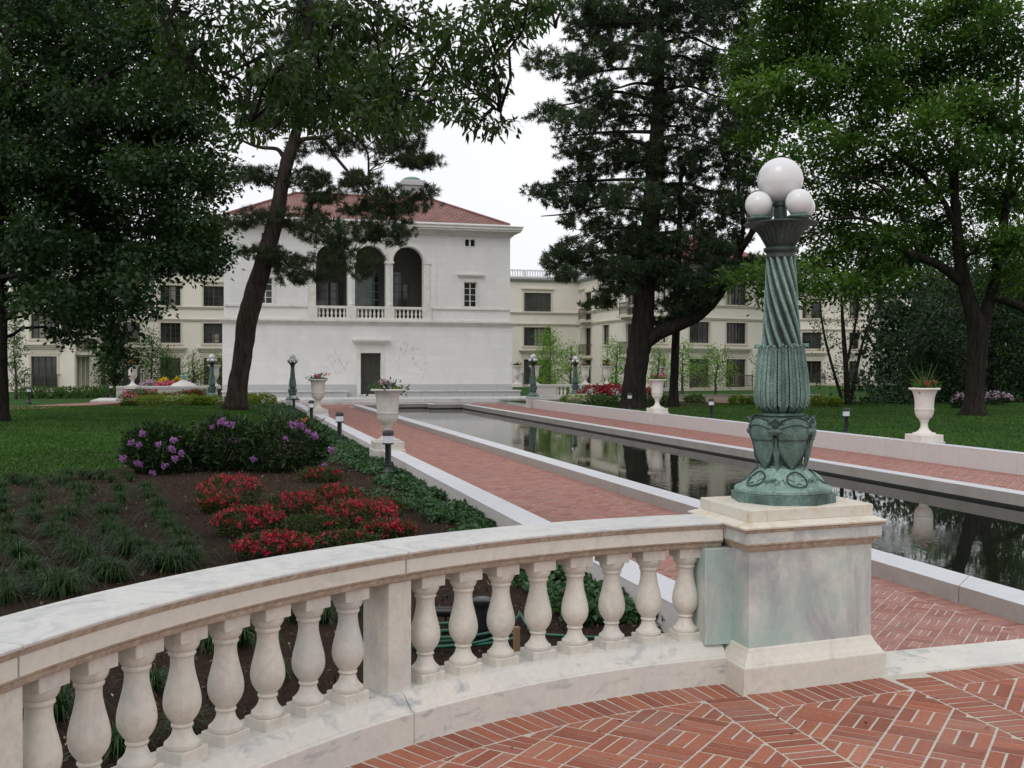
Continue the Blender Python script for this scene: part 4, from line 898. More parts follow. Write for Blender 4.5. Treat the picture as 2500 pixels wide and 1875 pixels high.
for x in (15.825, 2.825): MB().box(x-.40, x-.335, YF-.02, YF+.05, 9.48, 10.05).box(x+.335, x+.40, YF-.02, YF+.05, 9.48, 10.05).box(x-.335, x+.335, YF-.02, YF+.05, 9.985, 10.05).box(x-.335, x+.335, YF-.02, YF+.05, 9.48, 9.545).build('small_window_frame', 'villa_trim', villa)
for nm, x0, x1 in (('left', .1, 7.75), ('right', 10.6, 19.1)):
    t = thing('stone_bench', 'long low stone bench against the villa, %s of the dark door' % nm, 'bench', ((x0+x1)/2, YF-.5, -.28))
    k = 8 if nm == 'left' else 9; w = (x1-x0)/k; mb = MB()
    for i in range(k): mb.box(x0+i*w+.008, x0+(i+1)*w-.008, YF-.66, YF-.17, -.3, .04)
    mb.build('body', 'villa_plinth', t); MB().box(x0-.06, x1+.06, YF-.74, YF-.165, .04, .12, bev=.015).build('seat', 'step_stone', t)
# ------------------------------------------------------------ apartment wings (local u along the front, v into the house)
def wing(label, P0, P1, depth, items, ztop=10.05, z0=-.5, rail=True, cat='apartment block', strings=True, ground=True, name='apartment_wing', kl=0, kr=0):
    P0 = np.array(P0[:2], float); P1 = np.array(P1[:2], float); L = float(np.hypot(*(P1-P0))); a = atan2(P1[1]-P0[1], P1[0]-P0[0])
    t = thing(name, label, cat, (P0[0], P0[1], 0), a, 'cream apartment wings behind the villa'); ORG[t.name] = np.zeros(3)
    fp = lambda p: [(-p-kl*p, -p), (L+p+kr*p, -p), (L+p-kr*(depth+p), depth+p), (-p+kl*(depth+p), depth+p)]
    so_ = MB().prism(fp(0), z0, ztop); c = MB()
    for it in items: c.box(it[1], it[2], -.5, .32 if it[0] != 'logg' else 1.6, it[3], it[4])
    carve('wall', so_, c, ['plaster'], t, world=False) if items else so_.build('wall', 'plaster', t, world=False)
    cr = MB()
    for z, h, p in ((ztop, .12, .12), (ztop+.12, .12, .26), (ztop+.24, .20, .40)): cr.prism(fp(p), z, z+h-.001)
    cr.build('cornice', 'cornice_grey', t, world=False)
    if strings:
        for z in (6.98, 5.85): MB().box(.0, L, -.10, .002, z-.10, z+.10).box(0, L, -.16, -.1001, z+.02, z+.10).build('string_course', 'plaster_trim', t, world=False)
    if rail:
        r = MB(); r.box(-.1, L+.1, .1, .34, ztop+.44, ztop+.62).box(-.1, L+.1, .12, .3, ztop+1.12, ztop+1.24)
        n_ = int(L/.26)
        for i in range(n_):
            if i % 14 == 0: r.box(i*.26-.08, i*.26+.14, .08, .34, ztop+.62, ztop+1.121)
            else: r.box(i*.26, i*.26+.09, .16, .25, ztop+.62, ztop+1.121)
        r.build('roof_railing', 'white_metal', t, world=False)
    for it in items:
        k, u0, u1, a0, a1 = it[:5]; cols = max(2, int(round((u1-u0)/.45/2))*2)
        f = MB(); fr = .06
        f.box(u0, u0+fr, .12, .2, a0, a1).box(u1-fr, u1, .12, .2, a0, a1).box(u0+fr, u1-fr, .12, .2, a0, a0+fr).box(u0+fr, u1-fr, .12, .2, a1-fr, a1).box((u0+u1)/2-.05, (u0+u1)/2+.05, .12, .2, a0+fr, a1-fr)
        for q in range(1, cols):
            x = u0+(u1-u0)*q/cols; 
            if abs(x-(u0+u1)/2) > .06: f.box(x-.016, x+.016, .14, .19, a0+fr, a1-fr)
        for q in range(1, 4 if k == 'win' else 6): z = a0+(a1-a0)*q/(4 if k == 'win' else 6); f.box(u0+fr, u1-fr, .145, .188, z-.014, z+.014)
        w = f.build('window' if k == 'win' else 'door', 'bronze_frame', t, world=False)
        MB().box(u0+.03, u1-.03, .20, .215, a0+.03, a1-.03).build('pane', 'window_glass', w, world=False)
        if RNG.uniform() < .55:
            c0 = u0+(u1-u0)*RNG.uniform(.1, .45); c1 = c0+(u1-u0)*RNG.uniform(.2, .4); MB().box(c0, min(c1, u1-.1), .193, .199, a0+.08, a1-.08 if RNG.uniform() < .6 else (a0+a1)/2).build('curtain', 'curtain' if RNG.uniform() < .7 else 'curtain_green', w, world=False)
        sr = MB().box(u0-.16, u0-.002, -.05, .04, a0-.02, a1+.16).box(u1+.002, u1+.16, -.05, .04, a0-.02, a1+.16).box(u0-.002, u1+.002, -.05, .04, a1+.002, a1+.16)
        if k == 'win': sr.box(u0-.26, u1+.26, -.12, .04, a0-.16, a0-.021)
        sr.build('surround', 'plaster_trim', t, world=False)
        if k == 'win' and a1 > 8: MB().box(u0-.30, u1+.30, -.20, .02, a1+.34, a1+.46).build('hood', 'plaster_trim', t, world=False)
        if k == 'door':
            MB().box(u0-.55, u1+.55, -.36, .02, a1+.86, a1+.98).box(u0-.46, u1+.46, -.26, .02, a1+.72, a1+.859).box(u0-.38, u1+.38, -.16, .02, a1+.58, a1+.719).box(u0-.3, u1+.3, -.07, .02, a1+.17, a1+.579).build('door_hood', 'plaster_trim', t, world=False)
        if k in ('door', 'fdoor') :
            g = MB().box(u0-.25, u1+.25, -.62, -.56, a0+1.02, a0+1.08).box(u0-.25, u1+.25, -.61, -.57, a0+.08, a0+.12)
            for q in range(int((u1-u0+.5)/.13)+1): x = u0-.25+q*.13; g.box(x-.012, x+.012, -.60, -.58, a0+.12, a0+1.02)
            for x in (u0-.25, u1+.25): g.box(x-.03, x+.03, -.62, 0, a0+1.02, a0+1.08).box(x-.03, x+.03, -.62, -.56, a0-.1, a0+1.1)
            g.build('balcony_railing', 'bronze_frame', t, world=False)
            if k == 'fdoor': MB().box(u0-.4, u1+.4, -.85, .0, a0-.28, a0-.08).box(u0-.1, u1+.1, -.5, .0, a0-.42, a0-.281).build('balcony_slab', 'plaster_trim', t, world=False)
    if ground: MB().box(-.02, L+.02, -.08, .01, z0, -.12).build('plinth', 'plaster_trim', t, world=False)
    return t
def hit(P0, P1, sx):
    r = ray(sx/1.1302, 787)[:2]; P0 = np.array(P0[:2]); d = np.array(P1[:2])-P0; A = np.array([[r[0], -d[0]], [r[1], -d[1]]]); s_ = np.linalg.solve(A, P0); return s_[1]*np.hypot(*d)
F3, F2, F1 = (7.14, 8.99), (3.72, 5.56), (-.12, 2.35)
def col3(u0, u1, door=True): return [('win', u0, u1)+F3, ('win', u0, u1)+F2, ('door' if door else 'win', u0, u1)+F1]
# right recess
A, B_ = (22.0, 104.0), (34.88, 104.0)
w1 = wing('cream three storey wing seen just right of the white villa', A, B_, 12, col3(hit(A, B_, 1279), hit(A, B_, 1345)))
# right side wall running towards the viewer, with balconies
A, B_ = (34.88, 104.0), (34.84, 85.1)
it = []
for u0, u1 in ((2.1, 3.9), (13.5, 15.4)): it += [('fdoor', u0, u1, 6.25, 8.95), ('fdoor', u0, u1, 2.75, 5.45), ('win', u0, u1, -.1, 2.3)]
for u0, u1 in ((7.3, 9.0),): it += [('win', u0, u1)+F3, ('win', u0, u1)+F2, ('win', u0, u1, -.1, 2.3)]
it += [('win', .5, 1.6, 6.9, 8.95), ('win', .5, 1.6, 3.3, 5.45), ('win', .5, 1.6, 0.2, 2.3)]
w2 = wing('cream side wing with dark railed balconies partly behind the thick conifer trunk', A, B_, 12.6, it, name='apartment_wing', rail=True, kr=.40)
for u in (.5, .95, 1.4): 
    for z0_, z1_ in ((6.9, 8.95), (3.3, 5.45), (.2, 2.3)): MB().lathe([(.07, z0_), (.075, z1_)], (u+.1, -.02, 0), 10).build('colonnette', 'white_paint', w2, world=False)
hip('roof', 1, 19.2, .6, 12, 10.5, 5.0, 3.0, 'roof_tile_far', w2).location = (0, 0, 0)
# right front block
A, B_ = (34.84+.1, 85.1), (48.0, 88.72)
it = []
for s0, s1 in ((1594, 1626), (1682, 1731), (1772, 1820), (1838, 1839)):
    if s1-s0 > 5: it += col3(hit(A, B_, s0), hit(A, B_, s1))
w3 = wing('cream three storey apartment block with red roof behind the big lamp post', A, (A[0]+13.0, A[1]+3.55), 13, it, rail=False, kl=.42)
hip('roof', 1.2, 12.6, 1, 12.5, 10.5, 4.6, 3.3, 'roof_tile_far', w3)
# far right wing
A, B_ = (50.0, 113.1), (92, 101.6)
it = []
for s0, s1 in ((1958, 2005), (2073, 2096), (2138, 2190), (2230, 2265)): it += col3(hit(A, B_, s0), hit(A, B_, s1))
w4 = wing('distant cream apartment wing right of the big lamp post, partly behind trees', A, B_, 12, it)
# left recess, side, and front block
A, B_ = (-9.95, 104.0), (4.0, 104.0)
it = []
for s0, s1 in ((300, 342), (392, 441), (497, 547)): it += col3(hit(A, B_, s0), hit(A, B_, s1))
w5 = wing('cream three storey wing just left of the white villa', A, B_, 12, it)
A, B_ = (-10.9, 89.9), (-10.1, 103.9)
it = []
for u0, u1 in ((.9, 2.3), (3.0, 4.2), (4.9, 6.1)): it += [('win', u0, u1, 6.3, 8.9), ('fdoor', u0, u1, 2.75, 5.5), ('win', u0, u1, -.1, 2.4)]
w6 = wing('cream side wing with columns and balcony, between the left block and recessed wing', A, B_, 10, it, rail=False, kl=.40)
A, B_ = (-34, 94.2), (-10.9, 89.9)
A = (-34.0, 96.0)
it = []
for s0, s1 in ((76, 139), (-60, 0)): it += col3(hit(A, B_, s0), hit(A, B_, s1))
w7 = wing('cream apartment block at the far left behind the dark maple', A, B_, 10, it, rail=False, kr=.45)
# ------------------------------------------------------------ far balustrades beside the villa
def farbal(lab, x0, x1, y, z0, solid, urns):
    t = thing('far_balustrade', lab, 'balustrade', ((x0+x1)/2, y, z0), group='pale stone balustrades flanking the villa')
    MB().box(x0, x1, y-.16, y+.16, z0+.70, z0+.84, bev=.02).build('handrail', 'step_stone', t)
    MB().box(x0, x1, y-.15, y+.15, z0-.02, z0+.17, bev=.02).build('base_course', 'step_stone', t)
    for a, b in solid: MB().box(a, b, y-.13, y+.13, z0+.17, z0+.70).build('panel', 'wall_stone', t)
    x = x0+.12; k = 0; pr = [(.02, 0), (.08, 0), (.085, .05), (.05, .08), (.09, .20), (.085, .27), (.05, .40), (.055, .44), (.08, .49), (.08, .53), (.02, .53)]
    while x < x1-.1:
        if not any(a-.1 < x < b+.1 for a, b in solid): MB().lathe(pr, (x, y, z0+.17), 12).build('baluster', 'urn_white', t, smooth=True)
        x += .24
farbal('pale stone balustrade right of the villa with four urns standing on it', 18.75, 25.2, 64.6, -.28, [(18.75, 20.2), (21.1, 22.6), (23.5, 25.2)], [])
farbal('pale stone balustrade left of the villa behind the pink azaleas', -5.4, -.1, 61.9, -.28, [(-5.4, -4.3), (-3.3, -.9)], [])
def urn_at(sx, y, z, lab, fl, pet):
    r = ray(sx/1.1302, 830); x = r[0]/r[1]*y
    o = dup(u2, (x, y, z-.18), RNG.uniform(-.2, .2), lab, GRP_U)
    for c in children(o):
        if c.name.startswith('pier'): bpy.data.objects.remove(c)
    top_flowers(x, y, z+1.08, fl, pet)
urn_at(1262, 64.8, .58, 'white urn on the right balustrade, touching the villa corner', 'dark greenery in the urn at the villa corner', ['petal_pink'])
urn_at(1306, 64.8, .58, 'white urn on the right balustrade directly behind the far right lamp post', 'dark greenery in the urn behind the far lamp post', ['petal_red'])
urn_at(1429, 64.8, .58, 'white urn on the right balustrade, third from the villa', 'pink flowers in the third urn from the villa', ['petal_pink'])
urn_at(1481, 64.8, .58, 'white urn on the right balustrade, outermost from the villa', 'greenery in the outermost urn on the right balustrade', ['petal_pink'])
urn_at(324, 61.9, .58, 'large white urn at the left end of the left balustrade', 'orange flowers in the large urn at the left balustrade end', ['petal_orange'])
urn_at(524, 62.0, .58, 'white urn on the left balustrade behind the far left lamp post', 'pale flowers in the urn behind the far left lamp', ['petal_pink'])
t = thing('garden_finial', 'low grey stone dome with green knob behind the left balustrade', 'finial', (-2.0, 64, -.28))
MB().lathe([(.75, 0), (.72, .8), (.60, .92), (.35, 1.02), (.2, 1.1), (.12, 1.16)], (-2.0, 64, -.28), 24).build('base', 'step_stone', t, smooth=True, auto=40); MB().lathe([(.12, 1.14), (.16, 1.2), (.10, 1.26), (.24, 1.36), (.26, 1.4), (.05, 1.42)], (-2.0, 64, -.28), 20).build('knob', 'copper_green', t, smooth=True)
t = thing('planter_wall', 'low white stone edging before the right balustrade and red azaleas', 'wall', (22, 61.6, -.4)); MB().box(20.3, 25.5, 61.2, 61.45, -.45, -.02).build('wall', 'wall_stone', t); MB().box(20.28, 25.52, 61.18, 61.47, -.02, .02).build('coping', 'step_stone', t)
t = thing('terrace_wall', 'low cream wall at the lawn edge below the right apartment block', 'wall', (34, 59, -.4)); p0 = at(1420, 840, 65); p1 = at(1780, 840, 66.5)
MB().prism([(p0[0], p0[1]), (p1[0], p1[1]), (p1[0]+.1, p1[1]+.35), (p0[0]+.1, p0[1]+.35)], -.5, -.04).build('wall', 'plaster_trim', t); MB().prism([(p0[0]-.05, p0[1]-.05), (p1[0], p1[1]-.05), (p1[0]+.1, p1[1]+.4), (p0[0]+.1, p0[1]+.4)], -.04, .0).build('coping', 'cornice_grey', t)
# ============================================================ TREES
def vadd(sk, *more): return list(more)
# --- leaning pine left of centre
D = 50.6
tp_ = [px([(508, 884, 52), (514, 830, 47), (524, 770, 47), (533, 700, 50), (545, 650, 50), (563, 590, 47), (580, 530, 43), (597, 470, 39), (607, 410, 35), (620, 350, 33), (636, 300, 27), (654, 230, 22), (664, 150, 18), (670, 70, 13), (672, 10, 8)], D)]
for pth in ([(612, 338, 12), (598, 322, 10), (560, 318, 8), (524, 304, 6), (497, 289, 4)], [(640, 305, 13), (668, 299, 11), (698, 302, 9), (730, 345, 8), (765, 385, 7), (800, 420, 6), (830, 450, 4)], [(700, 302, 8), (745, 282, 7), (790, 320, 5), (796, 370, 5), (792, 420, 4), (765, 460, 3)],
            [(585, 545, 9), (560, 545, 6), (535, 540, 4)], [(600, 470, 10), (650, 490, 8), (710, 512, 6), (760, 545, 4)], [(604, 430, 8), (570, 470, 6), (520, 480, 4)], [(650, 250, 9), (700, 230, 7), (760, 200, 5), (820, 190, 4)], [(655, 200, 8), (600, 190, 6), (560, 180, 4)], [(585, 520, 7), (620, 570, 6), (680, 590, 3)]):
    tp_.append(px(pth, D, D+random.uniform(-1.2, 1.2)))
pc_ = ell([(525, 378, D, 52, 13, 1.3), (575, 384, D+.5, 42, 16, 1.2), (545, 472, D, 52, 20, 1.2), (500, 478, D-.3, 22, 12, .8), (655, 385, D+.6, 50, 20, 1.2), (690, 400, D, 38, 22, 1.2), (650, 470, D+.4, 55, 25, 1.3), (700, 500, D-.4, 52, 28, 1.3), (735, 525, D, 30, 14, .8),
           (565, 545, D-.5, 42, 15, 1.0), (600, 560, D, 30, 22, 1.), (650, 575, D+.3, 50, 22, 1.1), (640, 600, D-.5, 38, 14, 1.), (785, 395, D, 42, 22, 1.1), (760, 385, D+.7, 38, 14, .8), (850, 425, D, 55, 22, 1.2), (885, 440, D+.4, 45, 18, 1.1), (835, 480, D-.3, 50, 26, 1.1), (790, 500, D, 34, 22, 1.), (850, 510, D-.5, 36, 18, 1.),
           (810, 450, D+.3, 40, 20, 1.), (760, 560, D, 66, 18, 1.2), (770, 590, D-.3, 34, 12, .9), (720, 310, D+.2, 45, 22, 1.1), (640, 325, D+.8, 22, 22, .8), (780, 290, D, 60, 28, 1.4), (850, 330, D, 60, 24, 1.2), (910, 350, D+.3, 42, 14, 1.), (890, 348, D-.5, 42, 12, 1.), (880, 300, D, 40, 22, 1.2), (820, 240, D, 66, 36, 1.5), (880, 250, D+.5, 45, 30, 1.4),
           (700, 240, D, 55, 35, 1.5), (600, 240, D+.5, 60, 28, 1.5), (560, 260, D, 45, 18, 1.2), (745, 180, D, 70, 40, 1.7), (640, 170, D, 70, 35, 1.6), (840, 170, D+.4, 55, 34, 1.5), (590, 170, D, 50, 22, 1.4), (700, 110, D, 80, 34, 1.7), (780, 110, D, 60, 30, 1.5), (640, 90, D, 60, 26, 1.5), (700, 45, D, 70, 28, 1.5), (690, 0, D, 50, 28, 1.3), (470, 275, D, 22, 9, .8)])
tp_ = [(P, R_*.86) for P, R_ in tp_]
pc_ = [(c, (r[0]*1.16, r[1]*1.1, r[2]*1.12)) for c, r in pc_]+ell([(930, 345, D, 34, 10, 1.), (915, 415, D, 34, 14, 1.), (690, 600, D, 24, 8, .8), (715, 428, D+.3, 38, 13, .9), (675, 432, D-.3, 32, 13, .9), (765, 448, D, 38, 16, .9)])
pb0 = gnd(508, 884)
tree('pine_tree', 'leaning pine with dark bare trunk in front of the left half of the villa', 'tree', pb0, tp_, pc_, 'needle_pine', 'bark_pine', 120, 40, .22, .026, flare=1.35, kind='needle', clump=.20, gap=-.22, gs=2.2, shell=.4, droop=0)
# --- big dark conifer right of centre with a second stem
D = 54
cp_ = [px([(1369, 884, 52), (1369, 850, 50), (1373, 800, 49), (1381, 750, 50), (1389, 690, 47), (1394, 600, 44), (1404, 500, 40), (1414, 380, 38), (1420, 260, 28), (1426, 130, 18), (1430, 0, 10), (1432, -90, 5)], D),
       px([(1390, 742, 34), (1425, 718, 31), (1465, 702, 29), (1510, 678, 28), (1548, 640, 24), (1578, 590, 20), (1600, 540, 16), (1625, 500, 13), (1640, 440, 12), (1660, 360, 10), (1690, 260, 7)], D, D-1)]
cp_.append(px([(1588, 580, 12), (1606, 490, 9), (1594, 400, 7), (1600, 300, 5), (1620, 180, 4)], D)); cp_.append(px([(1600, 540, 12), (1640, 480, 11), (1660, 440, 8)], D-1))
for k in range(34):
    y = 30+k*17; x0 = 1424-(y/680)*30; side = -1 if k % 2 else 1
    ln_ = (200+90*sin(k*1.3))*(.55+.45*min(1, (y+160)/400)) if side < 0 else (150+60*sin(k*2.1))
    cp_.append(px([(x0, y, 9), (x0+side*ln_*.35, y-8+12*sin(k), 6), (x0+side*ln_*.62, y+6, 4), (x0+side*ln_*.84, y+12, 2)], D, D+random.uniform(-3, 3)))
cl = [(1175, 128, 52, 13), (1235, 150, 50, 26), (1290, 120, 55, 36), (1270, 60, 50, 34), (1340, 60, 60, 40), (1400, 30, 70, 40), (1480, 40, 80, 45), (1560, 40, 70, 45), (1390, 120, 70, 40), (1470, 140, 80, 45), (1560, 150, 70, 50), (1280, 200, 50, 26), (1190, 245, 46, 13), (1240, 262, 55, 22), (1310, 260, 60, 34), (1390, 230, 65, 40), (1470, 240, 75, 45), (1560, 260, 60, 45),
      (1245, 315, 44, 24), (1310, 340, 60, 36), (1250, 380, 45, 20), (1170, 412, 46, 11), (1225, 430, 50, 18), (1290, 425, 60, 32), (1370, 330, 70, 42), (1450, 340, 75, 45), (1530, 350, 60, 45), (1370, 430, 70, 42), (1450, 440, 70, 45), (1535, 450, 60, 42), (1255, 475, 44, 20), (1320, 500, 62, 34), (1400, 520, 65, 36), (1480, 530, 65, 38), (1560, 520, 45, 32),
      (1235, 535, 40, 22), (1270, 560, 50, 26), (1205, 560, 26, 20), (1330, 580, 50, 26), (1225, 590, 30, 16), (1440, 600, 60, 30), (1510, 600, 55, 34), (1400, 580, 50, 26), (1330, 630, 34, 14), (1290, 655, 34, 10), (1560, 590, 36, 30), (1500, 640, 45, 26), (1460, 660, 40, 20), (1360, 545, 50, 26), (1340, 600, 40, 22), (1440, 690, 34, 12), (1540, 545, 40, 30), (1610, 360, 40, 30), (1620, 260, 40, 40), (1640, 170, 40, 40), (1635, 70, 50, 40), (1600, 440, 36, 26), (1300, 20, 50, 30), (1250, 20, 30, 18), (1480, -30, 120, 40), (1390, -60, 90, 40), (1600, -30, 80, 40), (1600, 300, 40, 30), (1610, 390, 30, 16), (1640, 560, 34, 12), (1600, 480, 30, 12)]
cc_ = ell([(x, y, D+random.uniform(-2.2, 2.2), rx, ry, 1.9) for x, y, rx, ry in cl])
tree('conifer_tree', 'tall dense dark conifer with thick forked trunk beside the right brick walk', 'tree', gnd(1378, 884), cp_, cc_, 'needle_dark', 'bark_dark', 98, 38, .24, .040, flare=1.3, kind='needle', clump=.26, gap=-.22, gs=1.8, shell=.4, droop=.5)
D = 56
tree('conifer_tree', 'slender dark bare trunk just right of the thick forked conifer', 'tree', gnd(1455, 884), [px([(1454, 886, 20), (1457, 800, 18), (1461, 700, 17), (1464, 600, 15), (1468, 480, 12), (1472, 350, 8)], D)],
     ell([(1480, 420, D, 60, 40, 2), (1460, 330, D, 60, 50, 2), (1490, 500, D, 60, 30, 2), (1440, 540, D, 50, 22, 1.6)]), 'needle_dark', 'bark_dark', 18, 36, .3, .042, kind='needle', clump=.28, droop=.4, gap=-.1)
# --- dark maple at the left edge
D = 40
mp_ = [px([(-4, 912, 44), (-2, 860, 38), (-3, 780, 36), (-5, 690, 38), (-10, 600, 36), (-10, 480, 34), (0, 350, 30), (10, 220, 24), (20, 80, 18), (30, -60, 12)], D),
       px([(10, 690, 13), (40, 668, 11), (85, 645, 9), (150, 610, 8), (230, 570, 6), (320, 540, 5)], D, D-2), px([(-5, 560, 20), (60, 480, 17), (150, 400, 14), (250, 340, 10), (350, 300, 7)], D, D+2), px([(0, 380, 18), (90, 280, 15), (200, 180, 11), (320, 110, 7)], D, D-2),
       px([(5, 250, 15), (100, 130, 12), (200, 50, 8)], D, D), px([(150, 400, 8), (230, 450, 7), (320, 470, 5), (400, 520, 3)], D+1, D+2), px([(-5, 600, 12), (60, 590, 10), (140, 560, 8), (230, 600, 5), (330, 640, 3)], D, D-3)]
ml = []
for y, x0, x1, n_ in ((20, -20, 330, 8), (90, -30, 350, 8), (160, -30, 400, 9), (230, -30, 420, 9), (300, -30, 430, 9), (370, -30, 440, 9), (430, -30, 400, 8), (490, -30, 420, 8), (550, -20, 440, 8)):
    for k in range(n_+1):
        x = x0+(x1-x0)*k/n_+random.uniform(-18, 18); ml.append((x, y+random.uniform(-14, 14), random.uniform(44, 58), random.uniform(26, 36)))
ml += [(455, 540, 34, 22), (440, 500, 30, 22), (400, 556, 42, 18), (432, 590, 16, 12), (345, 570, 42, 20), (296, 610, 38, 26), (318, 662, 20, 16), (260, 640, 50, 30), (210, 600, 50, 34), (250, 690, 18, 34), (245, 735, 14, 34), (262, 770, 16, 26), (170, 650, 28, 26), (120, 600, 50, 30), (130, 640, 40, 24), (160, 690, 24, 30), (150, 725, 20, 14), (85, 660, 30, 20), (40, 610, 40, 30), (30, 650, 30, 16), (180, 670, 22, 30), (445, 405, 30, 18), (452, 470, 20, 14), (437, 380, 20, 24), (60, 545, 50, 30)]
mc_ = ell([(x, y, D+random.uniform(-4.5, 4.5), rx, ry, 2.2) for x, y, rx, ry in ml])
tree('maple_tree', 'large dark green maple filling the upper left of the picture', 'tree', gnd(-4, 912), mp_, mc_, 'leaf_maple', 'bark_dark', 40, 24, .20, .155, flare=1.25, clump=.36, gap=-.06, gs=1.7, flat=.65, droop=.25)
# --- maple / locust at the right, fresh green
D = 47
op_ = [px([(2103, 898, 54), (2104, 870, 41), (2108, 800, 39), (2112, 740, 42), (2108, 700, 40), (2090, 640, 30), (2076, 580, 27), (2068, 500, 22), (2062, 400, 18), (2070, 280, 13), (2080, 120, 9), (2085, 0, 6)], D),
       px([(2114, 740, 34), (2126, 690, 30), (2145, 620, 24), (2160, 540, 20), (2176, 430, 16), (2190, 300, 11), (2200, 150, 7)], D, D+1),
       px([(2078, 610, 22), (2040, 580, 20), (2000, 560, 18), (1960, 545, 16), (1920, 515, 12), (1890, 480, 9), (1830, 470, 6), (1770, 480, 4)], D, D-3), px([(2068, 500, 14), (2030, 420, 11), (1970, 360, 8), (1890, 310, 6), (1800, 280, 4)], D, D-2), px([(1990, 555, 9), (1950, 470, 8), (1900, 400, 6), (1820, 380, 4)], D-1, D-3),
       px([(2064, 400, 12), (2000, 270, 9), (1920, 190, 7), (1820, 130, 4)], D, D+1), px([(2140, 640, 20), (2200, 660, 18), (2260, 700, 16)], D, D+2), px([(2170, 450, 12), (2230, 350, 9)], D, D), px([(2072, 300, 9), (2000, 140, 7), (1900, 40, 4)], D, D)]
ol = []
for x, y, rx, ry in [(1680, 60, 60, 22), (1730, 20, 70, 22), (1640, 130, 55, 18), (1720, 110, 70, 22), (1650, 190, 50, 18), (1740, 180, 70, 24), (1690, 240, 60, 20), (1780, 250, 60, 20), (1650, 290, 40, 14), (1730, 300, 60, 20), (1800, 330, 55, 18), (1840, 60, 80, 30), (1830, 140, 75, 26), (1850, 210, 75, 28), (1880, 290, 70, 26), (1870, 370, 60, 20), (1790, 390, 50, 15), (1800, 440, 60, 16), (1860, 450, 55, 18),
                   (1950, 40, 80, 32), (1940, 120, 80, 30), (1960, 200, 80, 32), (1980, 280, 75, 30), (1960, 360, 70, 26), (1940, 430, 60, 24), (2060, 50, 80, 34), (2060, 140, 80, 34), (2070, 230, 80, 34), (2080, 320, 75, 32), (2060, 410, 70, 30), (2160, 60, 70, 36), (2170, 150, 70, 36), (2180, 250, 70, 36), (2180, 340, 60, 34), (2180, 430, 60, 34), (2010, 480, 60, 24), (1900, 520, 60, 20), (1820, 520, 50, 18), (1850, 560, 50, 18), (1770, 560, 44, 16), (1700, 590, 60, 22), (1640, 600, 44, 20), (1690, 640, 40, 16), (1760, 610, 40, 16), (1940, 570, 50, 18), (2150, 520, 50, 26), (2200, 520, 40, 30), (2010, 540, 40, 18), (1780, 500, 40, 14), (2210, 600, 40, 24), (1690, 350, 34, 12), (1760, 60, 60, 26), (1890, -10, 120, 30), (2100, -20, 120, 30), (1700, -30, 80, 30), (1890, 600, 44, 20), (1830, 620, 44, 18)]:
    ol.append((x, y, D+random.uniform(-4, 3) if x > 1760 or y < 300 else D-4+random.uniform(-2, 2), rx, ry, 1.8))
oc_ = ell(ol)
tree('shade_tree', 'tall fresh green shade tree with forked trunk on the right lawn', 'tree', gnd(2103, 898), op_, oc_, 'leaf_bright', 'bark_dark', 62, 24, .25, .14, flare=1.3, clump=.40, gap=-.08, gs=1.5, flat=.75, droop=.1)
# --- oak over the near bed; its trunk stands out of frame to the left
D = 12
kp = [(np.array([[-5.6, 8.6, -.4], [-5.5, 8.6, 1.], [-5.3, 8.7, 3.], [-4.9, 8.9, 5.], [-4.2, 9.3, 6.8], [-3.4, 9.8, 8.4]]), np.array([.42, .36, .33, .29, .22, .15]))]
kp[0] = (smoothpath(kp[0][0]), np.interp(np.linspace(0, 1, 21), np.linspace(0, 1, 6), kp[0][1]))
def near(path, d0, d1, start=None):
    P, R = px(path, d0, d1)
    if start is not None: s0 = np.array(start); t = np.linspace(0, 1, 8)[:-1, None]; Q = s0+(P[0]-s0)*t+np.sin(t*pi)*[0, 0, .5]; P = np.concatenate([Q, P]); R = np.concatenate([np.linspace(.13, R[0], 7), R])
    return P, R
kp += [near([(500, -120, 22), (600, -60, 20), (664, 0, 17), (668, 60, 15), (655, 92, 13), (620, 108, 12), (575, 118, 10), (530, 140, 7), (480, 160, 5)], 12.5, 11.5, (-4.0, 9.4, 7.2)), near([(640, -60, 14), (760, -20, 12), (850, 40, 10), (900, 80, 8), (960, 150, 6), (1010, 190, 4), (1080, 240, 3)], 12.5, 12.5, (-3.8, 9.6, 7.6)),
       near([(700, -80, 12), (900, -50, 10), (1040, -20, 8), (1150, 20, 5), (1200, 60, 3)], 12.5, 13, (-3.5, 9.8, 8.2)), near([(820, 0, 8), (815, 80, 6), (830, 180, 4), (840, 240, 3)], 12.3, 12), near([(668, 40, 9), (720, 90, 7), (700, 170, 5), (690, 230, 3)], 12.4, 12.), near([(560, 120, 7), (540, 200, 5), (545, 260, 3)], 11.7, 11.6), near([(400, -80, 14), (380, 0, 10), (360, 80, 6), (420, 150, 4)], 12, 11.5, (-4.3, 9.2, 6.6)), near([(960, 150, 5), (900, 200, 4), (890, 250, 3)], 12.5, 12.3), near([(1040, -20, 5), (1060, 60, 4), (1070, 110, 3)], 12.7, 12.6)]
